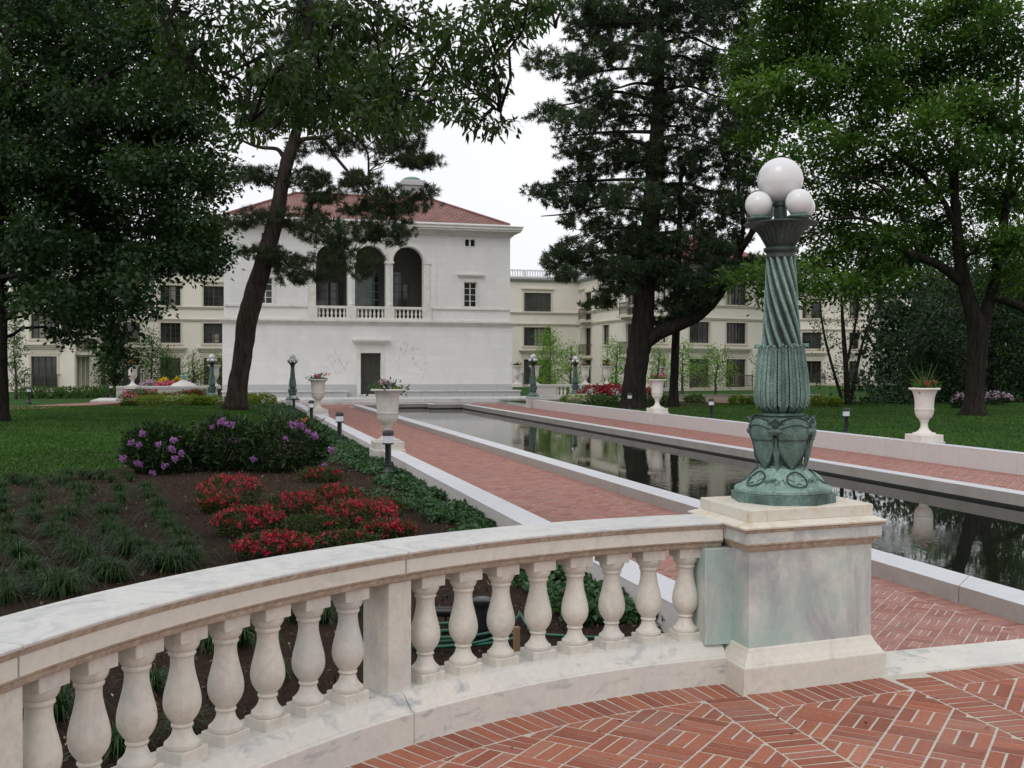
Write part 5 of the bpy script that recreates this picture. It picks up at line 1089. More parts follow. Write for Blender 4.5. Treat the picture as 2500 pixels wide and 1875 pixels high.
kl_ = [(460, 30, 60, 40), (560, 40, 60, 40), (640, 30, 60, 36), (720, 50, 60, 40), (800, 40, 60, 40), (880, 40, 50, 36), (430, 100, 50, 34), (520, 110, 55, 34), (600, 150, 55, 30), (690, 130, 60, 36), (770, 130, 60, 38), (850, 130, 50, 34), (420, 160, 36, 24), (480, 190, 44, 30), (560, 210, 46, 30), (640, 220, 50, 30), (720, 210, 50, 34), (800, 210, 50, 34), (870, 200, 46, 32),
       (520, 265, 30, 24), (570, 290, 24, 20), (640, 265, 34, 22), (700, 260, 30, 24), (780, 260, 30, 22), (850, 250, 34, 20), (900, 245, 26, 16), (930, 60, 40, 26), (960, 110, 40, 22), (960, 170, 36, 20), (950, 215, 26, 16), (1010, 190, 36, 20), (1000, 240, 34, 20), (1040, 262, 30, 14), (1085, 270, 16, 18), (1060, 200, 26, 16), (1000, 60, 44, 26), (1050, 100, 36, 22), (1070, 140, 24, 16), (1060, 30, 50, 26), (1120, 50, 44, 24), (1170, 20, 40, 18), (1220, 8, 26, 12), (1100, 95, 24, 14), (380, 60, 44, 40), (340, 20, 40, 36), (380, 130, 30, 26), (1140, 0, 60, 16), (1010, 150, 34, 18)]
kc_ = [(at(x, y, 12.1+random.uniform(-1.3, 1.5)), (rx*12/2345, .55, ry*12/2345)) for x, y, rx, ry in kl_]
kc_ += [((-4.2+random.uniform(-2.4, 2.8), 9.5+random.uniform(-3, 3.0), 7.6+random.uniform(-.8, 2.6)), (1.3, 1.3, .8)) for _ in range(16)]  # unseen crown out of frame, added to shade the near bed
tree('oak_tree', 'overhanging oak whose drooping leafy branches hang across the top centre', 'tree', (-5.6, 8.6, ZL), kp, kc_, 'leaf_oak', 'bark_dark', 330, 9, .125, .042, flare=1.4, clump=.07, gap=-.28, gs=3.5, flat=.15, droop=1.15, twig=True)
# ============================================================ SHRUBS, BEDS, SMALL TREES
def shrub(name, label, cat, c, r, mat, n, L=.12, Wd=.06, flower=None, nf=0, fs=.05, fl_pts=None, group=None, shell=1.2, stems=True, per=14, fr=.07):
    c = np.array(c, float); t = thing(name, label, cat, (c[0], c[1], c[2]), group=group)
    cc = c+[0, 0, r[2]*.95]; P = ell_points(cc, r, n, shell, -.45, 2.5/max(r)); P = P[P[:, 2] > c[2]+.02]
    v, l = leaves(P, L, Wd, unit(P-cc)+[0, 0, .3], .45, .0, RNG.uniform(0, .4, len(P))); rawmesh('foliage', v, quads(len(P)), mat, t, l)
    if stems:
        sb = MB()
        for k in range(6): p = P[RNG.integers(len(P))]; limb_to(sb, c+[RNG.normal()*.05, RNG.normal()*.05, -.03], cc+(p-cc)*.7, .018*max(r)/.5, .005, .05, 5)
        sb.build('stems', 'bark_dark', t)
    if flower:
        if fl_pts is None:
            d = unit(RNG.normal(size=(nf*3, 3))+[0, -.35, .55]); d = d[d[:, 2] > -.1][:nf]; F_ = cc+d*np.array(r)*RNG.uniform(.92, 1.08, (len(d), 1)); F_ = F_[vnoise(F_, 4/max(r)) > -.25]
        else: F_ = np.array(fl_pts)
        Q = np.repeat(F_, per, 0)+unit(RNG.normal(size=(len(F_)*per, 3)))*fr*.6*RNG.uniform(.3, 1, (len(F_)*per, 1)); v, l = leaves(Q, fs, fs*.8, Q-np.repeat(F_, per, 0), .2, 0)
        rawmesh('blossoms', v, quads(len(Q)), flower, t, l)
    return t
def C4(x, y): return (250+x/2.212)/1.1302, (900+y/2.212)/1.1302
rh = [((345, 1022), 20.9, (.62, .55, .46), [(215, 348), (155, 402), (110, 487), (185, 508), (200, 515), (270, 560), (335, 525), (390, 485), (375, 435), (300, 408), (425, 455), (198, 412), (385, 385)], 'leftmost purple rhododendron with dark leaves at the edge of the mulch bed'),
      ((478, 1015), 21.8, (.68, .6, .52), [(440, 385), (480, 395), (570, 365), (592, 314), (632, 292), (665, 297), (700, 302), (685, 385), (730, 392), (650, 280)], 'middle purple rhododendron, its flowers mostly along the top'),
      ((612, 1018), 21.4, (.86, .62, .52), [(820, 487), (1020, 298), (1050, 302), (1078, 306), (1110, 340), (1145, 362), (1235, 440), (1200, 525), (1150, 368), (985, 380)], 'right hand wide rhododendron with few purple flowers near the bollards')]
for (bx, by), d, r, fl, lab in rh:
    b0 = gnd(bx, by); pts = []
    for x, y in fl:
        X, Y = C4(x, y); pts.append(at(X, Y, d*np.linalg.norm([1])-r[1]*.55-.15))
    shrub('rhododendron', lab, 'shrub', (b0[0], b0[1], ZL), r, 'leaf_rhodo', 3600, .14, .05, 'petal_purple', fl_pts=pts, per=60, fr=.105, fs=.042, group='purple rhododendrons in the mulch bed')
az = [((690, 735), .50, .42, 20, 'red azalea at the back left of the red group'), ((790, 900), .42, .34, 26, 'bright red azalea left of centre in the red group'), ((930, 1020), .40, .26, 26, 'red azalea closest to the curved balustrade'), ((1035, 790), .42, .30, 13, 'sparsely flowering azalea in the middle of the red group'),
      ((1250, 745), .40, .30, 18, 'red azalea behind the widest red azalea'), ((1370, 860), .55, .34, 34, 'widest deep red azalea at the right of the red group'), ((1545, 915), .32, .20, 14, 'small red azalea at the right end beside the ivy'), ((1175, 610), .38, .24, 5, 'nearly bare green azalea behind the red group'), ((1120, 900), .42, .22, 1, 'low green azalea without flowers in front of the red group'), ((1480, 790), .36, .22, 8, 'red azalea tucked behind the widest one'), ((1300, 960), .38, .16, 4, 'low dark azalea just behind the rail centre'), ((640, 780), .30, .24, 10, 'small red azalea at the left of the red group')]
for (x, y), rr, h, nf, lab in az:
    X, Y = C4(x, y); b0 = gnd(X, Y)
    shrub('azalea', lab, 'shrub', (b0[0], b0[1], ZL), (rr*1.0, rr*.85, h*.52), 'leaf_azalea', 1800, .055, .025, 'petal_red', int(nf*5.0), .038, group='red azaleas in the mulch bed', per=9, fr=.06)
# grassy clumps in rows
def blades(n, L, w, spread):
    V = []; lv = []
    for k in range(n):
        a = RNG.uniform(0, 2*pi); lean = abs(RNG.normal(0, spread))+.12; l = L*RNG.uniform(.6, 1.15); d = np.array([cos(a), sin(a), 0]); s_ = np.array([-sin(a), cos(a), 0]); b0 = d*RNG.uniform(0, .05)
        p1 = b0+d*l*.35*lean+[0, 0, l*.55]; p2 = b0+d*l*(.95*lean)+[0, 0, l*(.82-.35*lean)]; p3 = b0+d*l*(1.35*lean)+[0, 0, l*max(.05, .72-.75*lean)]
        V += [b0-s_*w/2, b0+s_*w/2, p1+s_*w/2, p1-s_*w/2, p1-s_*w/2, p1+s_*w/2, p2+s_*w*.4, p2-s_*w*.4, p2-s_*w*.4, p2+s_*w*.4, p3+s_*w*.1, p3-s_*w*.1]; lv += [RNG.uniform(0, 1)]*12
    return np.array(V), np.array(lv)
protos = []
for k in range(5):
    v, l = blades(150, .36, .011, .42); o = rawmesh('grass_clump', v, quads(len(v)//4), 'leaf_strap', None, l); protos.append(o)
LR = [(1540, 290), (1600, 380), (1680, 470), (1760, 590), (1810, 710), (1880, 830), (1930, 920), (1990, 1010), (2060, 1110), (1290, 360), (1310, 460), (1230, 550), (1120, 550), (1150, 670), (1240, 750), (1160, 820), (1330, 880), (1290, 960), (1400, 1010), (1480, 1020), (1560, 1000), (1640, 1160), (1740, 1160), (1900, 1190), (700, 260), (860, 350), (880, 430), (820, 560), (700, 640), (600, 820), (560, 760), (700, 880), (780, 940), (850, 1050), (1000, 1150), (1080, 1230), (1170, 1280), (1280, 1300), (120, 230), (240, 220), (430, 330), (400, 480), (390, 660), (340, 570), (130, 800), (90, 720), (100, 940), (170, 1000), (290, 1180), (340, 1260), (480, 1420), (600, 1440), (740, 1440), (560, 1340), (30, 300), (50, 450), (30, 560), (20, 940), (30, 1430), (80, 1530), (0, 1360), (540, 220), (620, 230), (740, 190), (960, 180), (1100, 190), (1200, 220), (1400, 210), (1350, 160), (880, 170), (1000, 330), (460, 400), (1700, 640), (1990, 880), (1820, 770)]
cv_ = lambda q: (q[0]/4.424/1.1302, (1130+q[1]/4.424)/1.1302)
RW = [(LR[0:9], 'row nearest the azaleas'), (LR[9:24], 'second row left of the azaleas'), (LR[24:38], 'third row left of the azaleas'), (LR[38:54], 'fourth row left of the azaleas'), (LR[54:61], 'leftmost row'), (LR[61:70], 'far row along the lawn'), (LR[70:], 'strays between rows')]
GP = []; LAB = []
ones = ['first', 'second', 'third', 'fourth', 'fifth', 'sixth', 'seventh', 'eighth', 'ninth']
def nth(k): k += 1; return ones[k-1] if k < 10 else {10: 'tenth', 11: 'eleventh', 12: 'twelfth', 13: 'thirteenth', 14: 'fourteenth', 15: 'fifteenth', 16: 'sixteenth', 17: 'seventeenth', 18: 'eighteenth', 19: 'nineteenth', 20: 'twentieth'}.get(k, ('twenty-' if k < 30 else 'thirty-')+(ones[k % 10-1] if k % 10 else 'tenth'))
for ri, (row, w_) in enumerate(RW):
    pts = [cv_(q) for q in row]
    if ri < 5: pts += [((p_[0]+q_[0])/2+RNG.uniform(-5, 5), (p_[1]+q_[1])/2+RNG.uniform(-4, 4)) for p_, q_ in zip(pts, pts[1:]) if hypot(p_[0]-q_[0], p_[1]-q_[1]) < 60]
    pts.sort(key=lambda q: -q[1])
    for k_, q in enumerate(pts): GP.append(q); LAB.append('grassy clump, %s from the near end, %s' % (nth(k_), w_))
bh = sorted([(700, 1350), (520, 1400), (455, 1410), (256, 1640), (640, 1345), (330, 1500), (120, 1560), (770, 1330), (400, 1590), (590, 1470)])
for k_, q in enumerate(bh): GP.append(q); LAB.append('grassy clump, %s from left of those seen through the balusters' % nth(k_))
used = set()
for i, (x, y) in enumerate(GP):
    p = gnd(x, y); k = i % 5
    if k not in used: o = protos[k]; used.add(k)
    else: o = protos[k].copy(); S.collection.objects.link(o)
    s_ = RNG.uniform(.52, .88); o.location = (p[0], p[1], ZL+.005); o.rotation_euler = (0, 0, RNG.uniform(0, 6)); o.scale = (s_*1.1, s_*1.1, s_*.9)
    tag(o, LAB[i], 'grass clump', 'grassy clumps planted in rows in the mulch bed')
# ivy along the left low wall
n = 46000; Yv = 8.2+(57-8.2)*RNG.uniform(0, 1, n)**1.45; X0 = 3.34-RNG.uniform(0, 1, n)**1.4*(.72+.38*np.sin(Yv*.8+.8)+.28*np.sin(Yv*2.1+1)+.015*Yv)
mask = vnoise(np.c_[X0, Yv, Yv*0], 2.9) > -.12+.25*(X0 < 2.6)-.1*(Yv > 25); mask &= ~((Yv < 10.4) & (X0 < 2.7)); X0, Yv = X0[mask], Yv[mask]
hgt = (.10+.07*vnoise(np.c_[X0, Yv, Yv*0], 5))*RNG.uniform(.15, 1.1, len(X0))
P = np.c_[X0, Yv, ZL+.02+np.clip(hgt, .01, .3)]; v, l = leaves(P, .07, .062, None, .72, 0, RNG.uniform(0, .4, len(P)))
rawmesh('ivy_ground_cover', v, quads(len(P)), 'leaf_ivy', None, l, label='bluish green ivy spreading along the foot of the left low wall', category='ivy', kind='stuff') if False else tag(rawmesh('ivy_ground_cover', v, quads(len(P)), 'leaf_ivy', None, l), 'bluish green ivy spreading along the foot of the left low wall', 'ivy', kind='stuff')
for x, y, lab in ((1370, 1290, 'small ivy plant seen between balusters beside the low wall'), (1440, 1362, 'small ivy plant behind the last balusters near the pier'), (1210, 1235, 'tiny ivy plant just under the rail behind the sixth baluster')):
    p = gnd(x, y); shrub('ivy_plant', lab, 'plant', (p[0], p[1], ZL), (.13, .12, .08), 'leaf_ivy', 90, .07, .06, stems=True)
# bark chips and litter on the mulch
n = 26000; Yc = 5.6+RNG.uniform(0, 1, n)**1.6*22; Xc = RNG.uniform(-4.5, 3.3, n); k = (np.hypot(Xc-CX0, Yc-CY0) > 4.35) & (Xc > -.2*Yc-1.0); Xc, Yc = Xc[k], Yc[k]
P = np.c_[Xc, Yc, ZL+.014+RNG.uniform(0, .022, len(Xc))]; v, l = leaves(P, .055, .016, None, .9, 0); l = np.repeat(RNG.uniform(0, 1, len(P)), 4)
tag(rawmesh('bark_chips', v, quads(len(P)), 'bark_chip', None, l), 'loose brown bark chips covering the flower bed', 'bark chips', kind='stuff')
n = 70; P = np.c_[RNG.uniform(-.5, 4.6, n), RNG.uniform(3.2, 5.2, n), np.full(n, .006)]; rr_ = np.hypot(P[:, 0]-CX0, P[:, 1]-CY0); P = P[(rr_ < 3.82) & ((P[:, 1] < 4.9) | (P[:, 0] < 2.5))]; near_edge = P[np.hypot(P[:, 0]-CX0, P[:, 1]-CY0) > 2.9][:46]
v, l = leaves(near_edge, .035, .022, None, .93, 0); tag(rawmesh('fallen_leaves', v, quads(len(near_edge)), 'dead_leaf', None, np.repeat(RNG.uniform(0, 1, len(near_edge)), 4)), 'a few small dry leaves scattered on the near brick terrace', 'leaves', kind='stuff')
t = gnd(1060, 1185, -.55); tag(MB().tube([(5.6, 12.2, -.56), (5.75, 12.1, -.557), (5.95, 12.03, -.56)], .006, 6).build('twig', 'bark_dark'), 'thin dry twig lying on the left brick walk', 'twig')
# lawn blades near enough to read
n = 90000; xs = RNG.uniform(-14, 2.6, n); ys = 21+RNG.uniform(0, 1, n)**1.2*38
bd = np.interp(ys, [21, 23.6, 26.5, 31, 38, 46, 57], [-4.2, -1.6, -.5, .8, 1.9, 2.55, 3.0]); k = (xs < bd+.1*np.sin(ys*3)) & (xs > -.19*ys-1.5); xs, ys = xs[k], ys[k]
x2 = RNG.uniform(16.8, 42, 70000); y2 = RNG.uniform(19, 56, 70000); k = x2 < .83*y2+2; xs = np.r_[xs, x2[k]]; ys = np.r_[ys, y2[k]]
P = np.c_[xs, ys, np.full(len(xs), ZL)]; up_ = np.tile([0, 0, 1.2], (len(P), 1)); v, l = leaves(P, .065, .05, up_, .1, 0, .3+.35*vnoise(P, .9)); tag(rawmesh('grass_blades', v, quads(len(P)), 'leaf_grass' if 'leaf_grass' in M else 'leaf_strap', None, l), 'short mown green grass of both lawns', 'grass', kind='stuff')
# far flower shrubs, left
def C5(x, y): return (250+x/5.53)/1.1302, (840+y/5.53)/1.1302
fs_ = [(480, 690, .95, .62, 'leaf_mid', 'petal_pink', 30, 'round pinkish red azalea before the left end of the left balustrade'), (640, 705, .6, .5, 'leaf_mid', 'petal_pink', 9, 'green bush with few pink flowers before the left balustrade'), (840, 690, .8, .5, 'leaf_lime', 'petal_pink', 12, 'pink azalea at the middle of the left balustrade'),
       (1060, 700, .6, .5, 'leaf_mid', 'petal_lilac', 22, 'lilac flowering bush before the left balustrade'), (1150, 670, .7, .6, 'leaf_mid', 'petal_pink', 30, 'dark pink azalea left of the far left lamp post'), (1265, 690, .55, .6, 'leaf_mid', 'petal_red', 30, 'crimson azalea right next to the far left lamp post'), (370, 800, .4, .2, 'leaf_mid', 'petal_red', 10, 'small low crimson azalea at the lawn corner'),
       (700, 790, 1.1, .42, 'leaf_lime', None, 0, 'yellow green mounded bush before the pink azaleas'), (900, 770, .7, .45, 'leaf_varieg', None, 0, 'white edged bush second from the left in the far bed'), (1060, 790, .8, .42, 'leaf_varieg', None, 0, 'white edged bush in the middle of the far bed'), (1220, 790, .8, .42, 'leaf_lime', None, 0, 'yellow green bush below the far left lamp post'), (1350, 790, .6, .36, 'leaf_lime', None, 0, 'small yellow green bush left of the leaning pine'),
       (1540, 790, .8, .4, 'leaf_lime', None, 0, 'yellow green bush touching the leaning pine trunk'), (1985, 760, .6, .42, 'leaf_lime', None, 0, 'yellow green bush just right of the leaning pine trunk'), (2150, 790, .8, .5, 'leaf_lime', None, 0, 'yellow green bush right of the pine, nearest the villa door')]
for x, y, rr, h, lm, fm, nf, lab in fs_:
    X, Y = C5(x, y+40); p = gnd(X, Y); q = min(p[1], 61)/p[1]; shrub('flowering_shrub' if fm else 'garden_shrub', lab, 'shrub', (p[0]*q, p[1]*q, ZL), (rr, rr*.7, h*.6), lm, 800, .14, .07, fm, int(nf*1.3), .10, per=9, fr=.15, group='far bed shrubs left of the villa')
for X, Y, d, rr, fm, lab in ((354, 828, 67, .5, 'petal_yellow', 'yellow flowers behind the left balustrade, nearest the big urn'), (384, 828, 67, .75, 'petal_yellow', 'larger clump of yellow flowers behind the left balustrade'), (323, 832, 66.5, .6, 'petal_lilac', 'lilac pink flowers behind the left balustrade beside the big urn'), (362, 835, 66, .9, 'petal_pink', 'long pink flower clump behind the left balustrade rail')):
    p = at(X, Y, d); shrub('flowering_shrub', lab, 'shrub', (p[0], p[1], ZL), (rr, .5, max(.3, (p[2]-ZL)/2+.15)), 'leaf_mid', 500, .14, .07, fm, 60, .13, per=10, fr=.16)
p = gnd(672, 921); p = at(675, 912, 39); shrub('flowering_shrub', 'small orange flowered plant by the second left bollard', 'shrub', (2.2, 31, ZL), (.3, .3, .28), 'leaf_mid', 200, .1, .05, 'petal_orange', 26, .08, per=10, fr=.1)
# right side beds
for X, Y, d, rr, h, lm, fm, nf, lab in ((1284, 860, 61, .95, .85, 'leaf_mid', 'petal_red', 60, 'crimson azalea behind the right wall, left of the pair'), (1332, 860, 61, 1.15, .95, 'leaf_mid', 'petal_red', 70, 'crimson azalea behind the right wall beside the conifer trunk'), (1398, 862, 62, .6, .7, 'leaf_mid', 'petal_pink', 26, 'pink bush between the conifer trunk and the white urn'), (1252, 876, 56, .55, .5, 'leaf_varieg', 'petal_white', 16, 'white flowering bush just behind the right wall end'),
                                     (1290, 878, 56, .7, .5, 'leaf_mid', None, 0, 'dark green bush behind the right wall below the left crimson azalea'), (1345, 880, 56, .7, .5, 'leaf_mid', None, 0, 'dark green bush behind the right wall at the conifer foot'), (1425, 876, 58, .6, .5, 'leaf_mid', None, 0, 'green bush right behind the white urn by the conifer'), (1225, 874, 58, .4, .4, 'leaf_varieg', None, 0, 'pale leaved bush at the far right lamp pier'),
                                     (1592, 872, 60, .45, .42, 'leaf_lime', None, 0, 'round boxwood left of the pair between young tree and lamp post'), (1627, 874, 60, .4, .35, 'leaf_lime', None, 0, 'round boxwood just left of the big lamp post'), (1770, 878, 57, .48, .5, 'leaf_lime', None, 0, 'round boxwood just right of the big lamp post'), (1806, 880, 57, .38, .38, 'leaf_lime', None, 0, 'smaller round boxwood right of the big lamp post'), (1655, 874, 60, .4, .5, 'leaf_mid', None, 0, 'green bush hidden partly by the big lamp post'), (1500, 866, 63, .6, .35, 'leaf_mid', None, 0, 'low reddish green plant left of the slender trunk'),
                                     (2073, 884, 55, .5, .6, 'leaf_dark', 'petal_lilac', 22, 'pale pink rhododendron left of the forked trunk'), (2150, 876, 60, .9, .6, 'leaf_dark', 'petal_lilac', 30, 'pale pink rhododendron right of the forked trunk')):
    p = gnd(X, Y+4); q = d/((p-EYE)@fwd); shrub('flowering_shrub' if fm else 'boxwood' if 'boxwood' in lab else 'garden_shrub', lab, 'shrub', (p[0]*q, p[1]*q, ZL), (rr, rr*.75, h*.6), lm, 750, .13, .07, fm, nf, .13, per=10, fr=.17, group='shrubs behind the right low wall')
def small_tree(label, x, ytop, ybase, wpx, d, mat, n=900, L=.16, Wd=.08, form='round', stem=3.2, name='young_tree', group='young trees around the apartment blocks'):
    b0 = at(x, ybase, d); b0[2] = ZL; H = at(x, ytop, d)[2]-ZL; R_ = wpx*d/2345/2; sk = [b0+[0, 0, H*t+0] for t in np.linspace(0, .95, 12)]; sk = np.array(sk)+np.cumsum(RNG.normal(size=(12, 3))*[.03, .03, 0], 0)
    cl = []; m = 16
    for k in range(m):
        t = (.30 if form != 'column' else .12)+(.7 if form != 'column' else .88)*(k+.5)/m; prof = {'round': sin(pi*min(1, (t-.18)/.86))**.7, 'column': .9*(1-.6*abs(t-.5)), 'cone': 1.1*(1-t)+.1}[form]
        a = k*2.4; rad = R_*prof*.62; cl.append((b0+[cos(a)*rad, sin(a)*rad, H*t], (R_*.42*prof+.12, R_*.42*prof+.12, H*.07+.1)))
    dens = n/m/np.mean([(c[1][0]*c[1][1]*c[1][2])**(2/3) for c in cl])/6
    root = tree(name, label, 'tree', b0, [(sk, np.linspace(stem*d/2345, .012, 12))], cl, mat, 'bark_grey', dens, 6, L, Wd, group=group, clump=.16, gap=-.2, gs=3, flare=1.1, flat=.5); return root
small_tree('bright green bushy young tree right of the villa behind the lamps', 1185, 716, 862, 76, 72, 'leaf_young', 2400, form='column'); small_tree('lower leafy young tree beside the far right lamp posts', 1232, 745, 862, 60, 71, 'leaf_young', 1300, form='column')
small_tree('slim lime green young tree left of the thick conifer trunk', 1330, 735, 860, 56, 74, 'leaf_young', 1500, form='column'); small_tree('lime green young tree at the right edge of the thick conifer trunk', 1418, 752, 862, 50, 74, 'leaf_young', 700)
small_tree('lime green young tree behind the slender bare trunk', 1474, 742, 864, 66, 72, 'leaf_young', 1200); small_tree('spreading lime green young tree on a thin stem above the lawn bollard', 1545, 752, 868, 88, 66, 'leaf_young', 1300)
small_tree('thin young tree mostly hidden left of the big lamp shaft', 1640, 770, 868, 22, 70, 'leaf_mid', 260, form='column')
small_tree('tall thin green young tree at the far left by the apartment block', 36, 696, 868, 46, 66, 'leaf_mid', 1500, form='column'); small_tree('dark ivy covered column of leaves under the maple branches', 246, 690, 866, 36, 74, 'leaf_dark', 3200, form='column', L=.2, Wd=.14); small_tree('lighter green young tree beside the dark ivy column', 222, 740, 868, 40, 73, 'leaf_mid', 1200, form='column')
small_tree('young green tree above the left balustrade', 322, 712, 858, 62, 70, 'leaf_mid', 1500); small_tree('bushy green shrub tree right of the young tree above the left balustrade', 360, 758, 858, 56, 71, 'leaf_mid', 1500, form='column'); small_tree('pale green young tree between the left windows', 420, 768, 858, 46, 71, 'leaf_lime', 800); small_tree('pale flowering shrub tree behind the far left lamp', 474, 770, 858, 36, 72, 'leaf_lime', 700, form='column')
for i, (x, y, d, r, lab) in enumerate(((70, 872, 68, .9, 'low green hedge plant at the far left below the tall thin tree'), (110, 872, 68, .9, 'low green hedge plant in front of the far left french door'), (150, 870, 68, .8, 'low green hedge plant right of the far left french door'), (190, 868, 69, .9, 'low green hedge plant at the corner of the left block'), (232, 864, 70, 1.1, 'rounded green hedge plant below the light young tree'), (262, 858, 71, 1.2, 'rounded green hedge plant left of the big left urn'))):
    p = at(x, y, d); shrub('hedge_plant', lab, 'shrub', (p[0], p[1], ZL), (r, r*.7, .36), 'leaf_mid', 700, .14, .08, group='hedge plants along the far left path')
# mid dark tree with several stems, right of the lamp
D = 60
tree('shade_tree', 'dark many stemmed small tree right of the big lamp post', 'tree', gnd(1835, 882), [px([(1832, 884, 14), (1828, 800, 12), (1822, 720, 9), (1818, 650, 6), (1815, 590, 4)], D), px([(1836, 884, 9), (1850, 800, 7), (1870, 720, 5), (1900, 660, 3)], D), px([(1826, 884, 8), (1800, 800, 6), (1780, 720, 5), (1770, 650, 3)], D), px([(1830, 780, 6), (1848, 700, 5), (1855, 620, 3)], D)],
     ell([(x, y, D+random.uniform(-1.5, 1.5), rx, ry, 1.5) for x, y, rx, ry in [(1765, 640, 34, 24), (1800, 610, 40, 26), (1850, 600, 40, 26), (1780, 690, 40, 26), (1830, 670, 40, 28), (1862, 650, 26, 18), (1856, 720, 30, 22), (1800, 750, 40, 28), (1840, 790, 40, 28), (1866, 762, 24, 16), (1800, 820, 30, 24), (1850, 840, 36, 24), (1880, 826, 22, 14), (1770, 590, 36, 20), (1820, 870, 34, 14), (1865, 870, 30, 14)]]), 'leaf_dark', 'bark_dark', 17, 12, .16, .085, clump=.3, gap=-.02, gs=2.2)
def blob_tree(lab, cs, mat, trunk, dens, D, **kw):
    return tree(kw.pop('name', 'evergreen_tree'), lab, 'tree', gnd(trunk[0][0], trunk[0][1]) if trunk[0][1] > 850 else (at(trunk[0][0], 880, D)[0], at(trunk[0][0], 880, D)[1], ZL), [px(trunk, D)], ell([(x, y, D+random.uniform(-1.5, 1.5), rx, ry, 2.0) for x, y, rx, ry in cs]), mat, 'bark_dark', dens, 18, .24, .16, clump=.4, gap=-.32, gs=1.2, **kw)
blob_tree('dark evergreen tree right of the many stemmed tree, its left edge ragged', [(2000, 720, 34, 30), (2020, 670, 34, 26), (1990, 770, 40, 26), (2020, 770, 40, 36), (1975, 820, 44, 30), (2020, 830, 50, 34), (1915, 862, 34, 16), (1960, 862, 50, 18), (2030, 740, 36, 36)], 'leaf_dark', [(2008, 882, 14), (2010, 780, 10), (2014, 690, 6)], 26, 62)
blob_tree('dark evergreen tree behind the white right urn', [(2040, 660, 44, 34), (2060, 600, 40, 34), (2050, 740, 50, 40), (2040, 810, 54, 40), (2060, 860, 60, 24), (2080, 700, 40, 40)], 'leaf_dark', [(2050, 882, 14), (2050, 780, 10), (2055, 640, 6)], 24, 65)
blob_tree('dark tree behind the forked trunk of the big shade tree', [(2130, 560, 50, 40), (2120, 640, 56, 44), (2130, 720, 60, 44), (2130, 800, 60, 44), (2120, 860, 60, 26), (2170, 620, 50, 40)], 'leaf_dark', [(2140, 882, 16), (2140, 780, 12), (2140, 600, 7)], 24, 68)
blob_tree('dark tree at the right picture edge beyond the lawn', [(2210, 540, 60, 44), (2220, 620, 60, 44), (2200, 700, 60, 44), (2210, 780, 60, 44), (2200, 850, 60, 34), (2250, 700, 50, 60), (2250, 820, 50, 50)], 'leaf_dark', [(2225, 882, 18), (2222, 780, 13), (2220, 600, 7)], 24, 66)
blob_tree('mid green background tree glimpsed between the forked trunks', [(2100, 480, 70, 44), (2180, 470, 60, 44), (2050, 540, 60, 34), (2160, 560, 60, 44), (2080, 610, 60, 40), (2220, 580, 50, 50), (2120, 680, 60, 40), (2190, 690, 50, 40), (2150, 780, 60, 40)], 'leaf_bright', [(2120, 868, 16), (2118, 760, 12), (2110, 560, 7)], 16, 86, name='background_tree')
blob_tree('background tree above the distant right wing', [(1960, 580, 60, 30), (2020, 560, 60, 34), (1900, 560, 50, 26), (1980, 520, 60, 30), (2040, 620, 50, 34)], 'leaf_mid', [(1990, 868, 12), (1990, 740, 10), (1985, 560, 6)], 14, 84, name='background_tree')
p0 = [at(x, 860, 95) for x in np.linspace(1950, 2330, 9)]
V_ = [(p+[0, 0, h], (4.5, 3, 2.6)) for p in p0 for h in (1.5, 5, 8.5)]
P = np.concatenate([ell_points(c, r, 900, .8, -.6, .8) for c, r in V_]); v, l = leaves(P, .5, .36, None, .4, 0, RNG.uniform(0, .4, len(P))); tag(rawmesh('distant_wood', v, quads(len(P)), 'leaf_dark', None, l), 'dark mass of distant trees behind the right lawn', 'trees', kind='stuff')
# ============================================================ SMALL THINGS BEHIND THE BALUSTERS
def Z9(x, y): return (900+x/2.458)/1.1302, (1200+y/2.458)/1.1302
hb = gnd(*Z9(470, 930)); hz = ZL+.02
hose = thing('garden_hose', 'coiled green garden hose lying on the mulch behind the balusters', 'hose', (hb[0], hb[1], hz)); hp = []
for k in range(150):
    a = k*.19; r = .34+.05*sin(a*.37)+.03*sin(a*1.3); hp.append((hb[0]+r*1.15*cos(a)+.06*sin(a*.21), hb[1]+r*.62*sin(a)+.05*cos(a*.3), hz+.012+.0006*k+.012*abs(sin(a*.9))))
e = gnd(*Z9(1150, 900)); q = gnd(*Z9(900, 770)); hp += [tuple(hb+[.55, .3, .06]), (q[0], q[1], hz+.05), tuple(gnd(*Z9(960, 860))[:2])+(hz+.02,), (e[0]-.1, e[1]+.1, hz+.015), (e[0]+.35, e[1]-.1, hz+.01)]
MB().tube(smoothpath(hp, 2), .0125, 8).build('hose', 'green_rubber', hose, smooth=True)
p = gnd(*Z9(682, 900)); t = thing('irrigation_standpipe', 'black plastic standpipe with round lid between the second and third baluster of the right bay', 'standpipe', (p[0], p[1], ZL))
zt = at(*Z9(682, 640), (p-EYE)@fwd)[2]; MB().lathe([(.085, ZL-.05), (.085, zt-.10), (.06, zt-.09), (.06, zt-.04)], (p[0], p[1], 0), 24).build('body', 'black_plastic', t, smooth=True, auto=40); MB().lathe([(.02, zt-.045), (.088, zt-.045), (.094, zt-.03), (.090, zt-.005), (.06, zt+.006), (.001, zt+.008)], (p[0], p[1], 0), 24).build('lid', 'black_plastic', t, smooth=True, auto=40)
MB().tube([(p[0]+.08, p[1]-.1, ZL), (p[0]+.085, p[1]-.11, ZL+.22), (p[0]+.10, p[1]-.12, ZL+.26), (p[0]+.10, p[1]-.14, ZL+.18)], .014, 8).build('tap', 'white_paint', t, smooth=True)
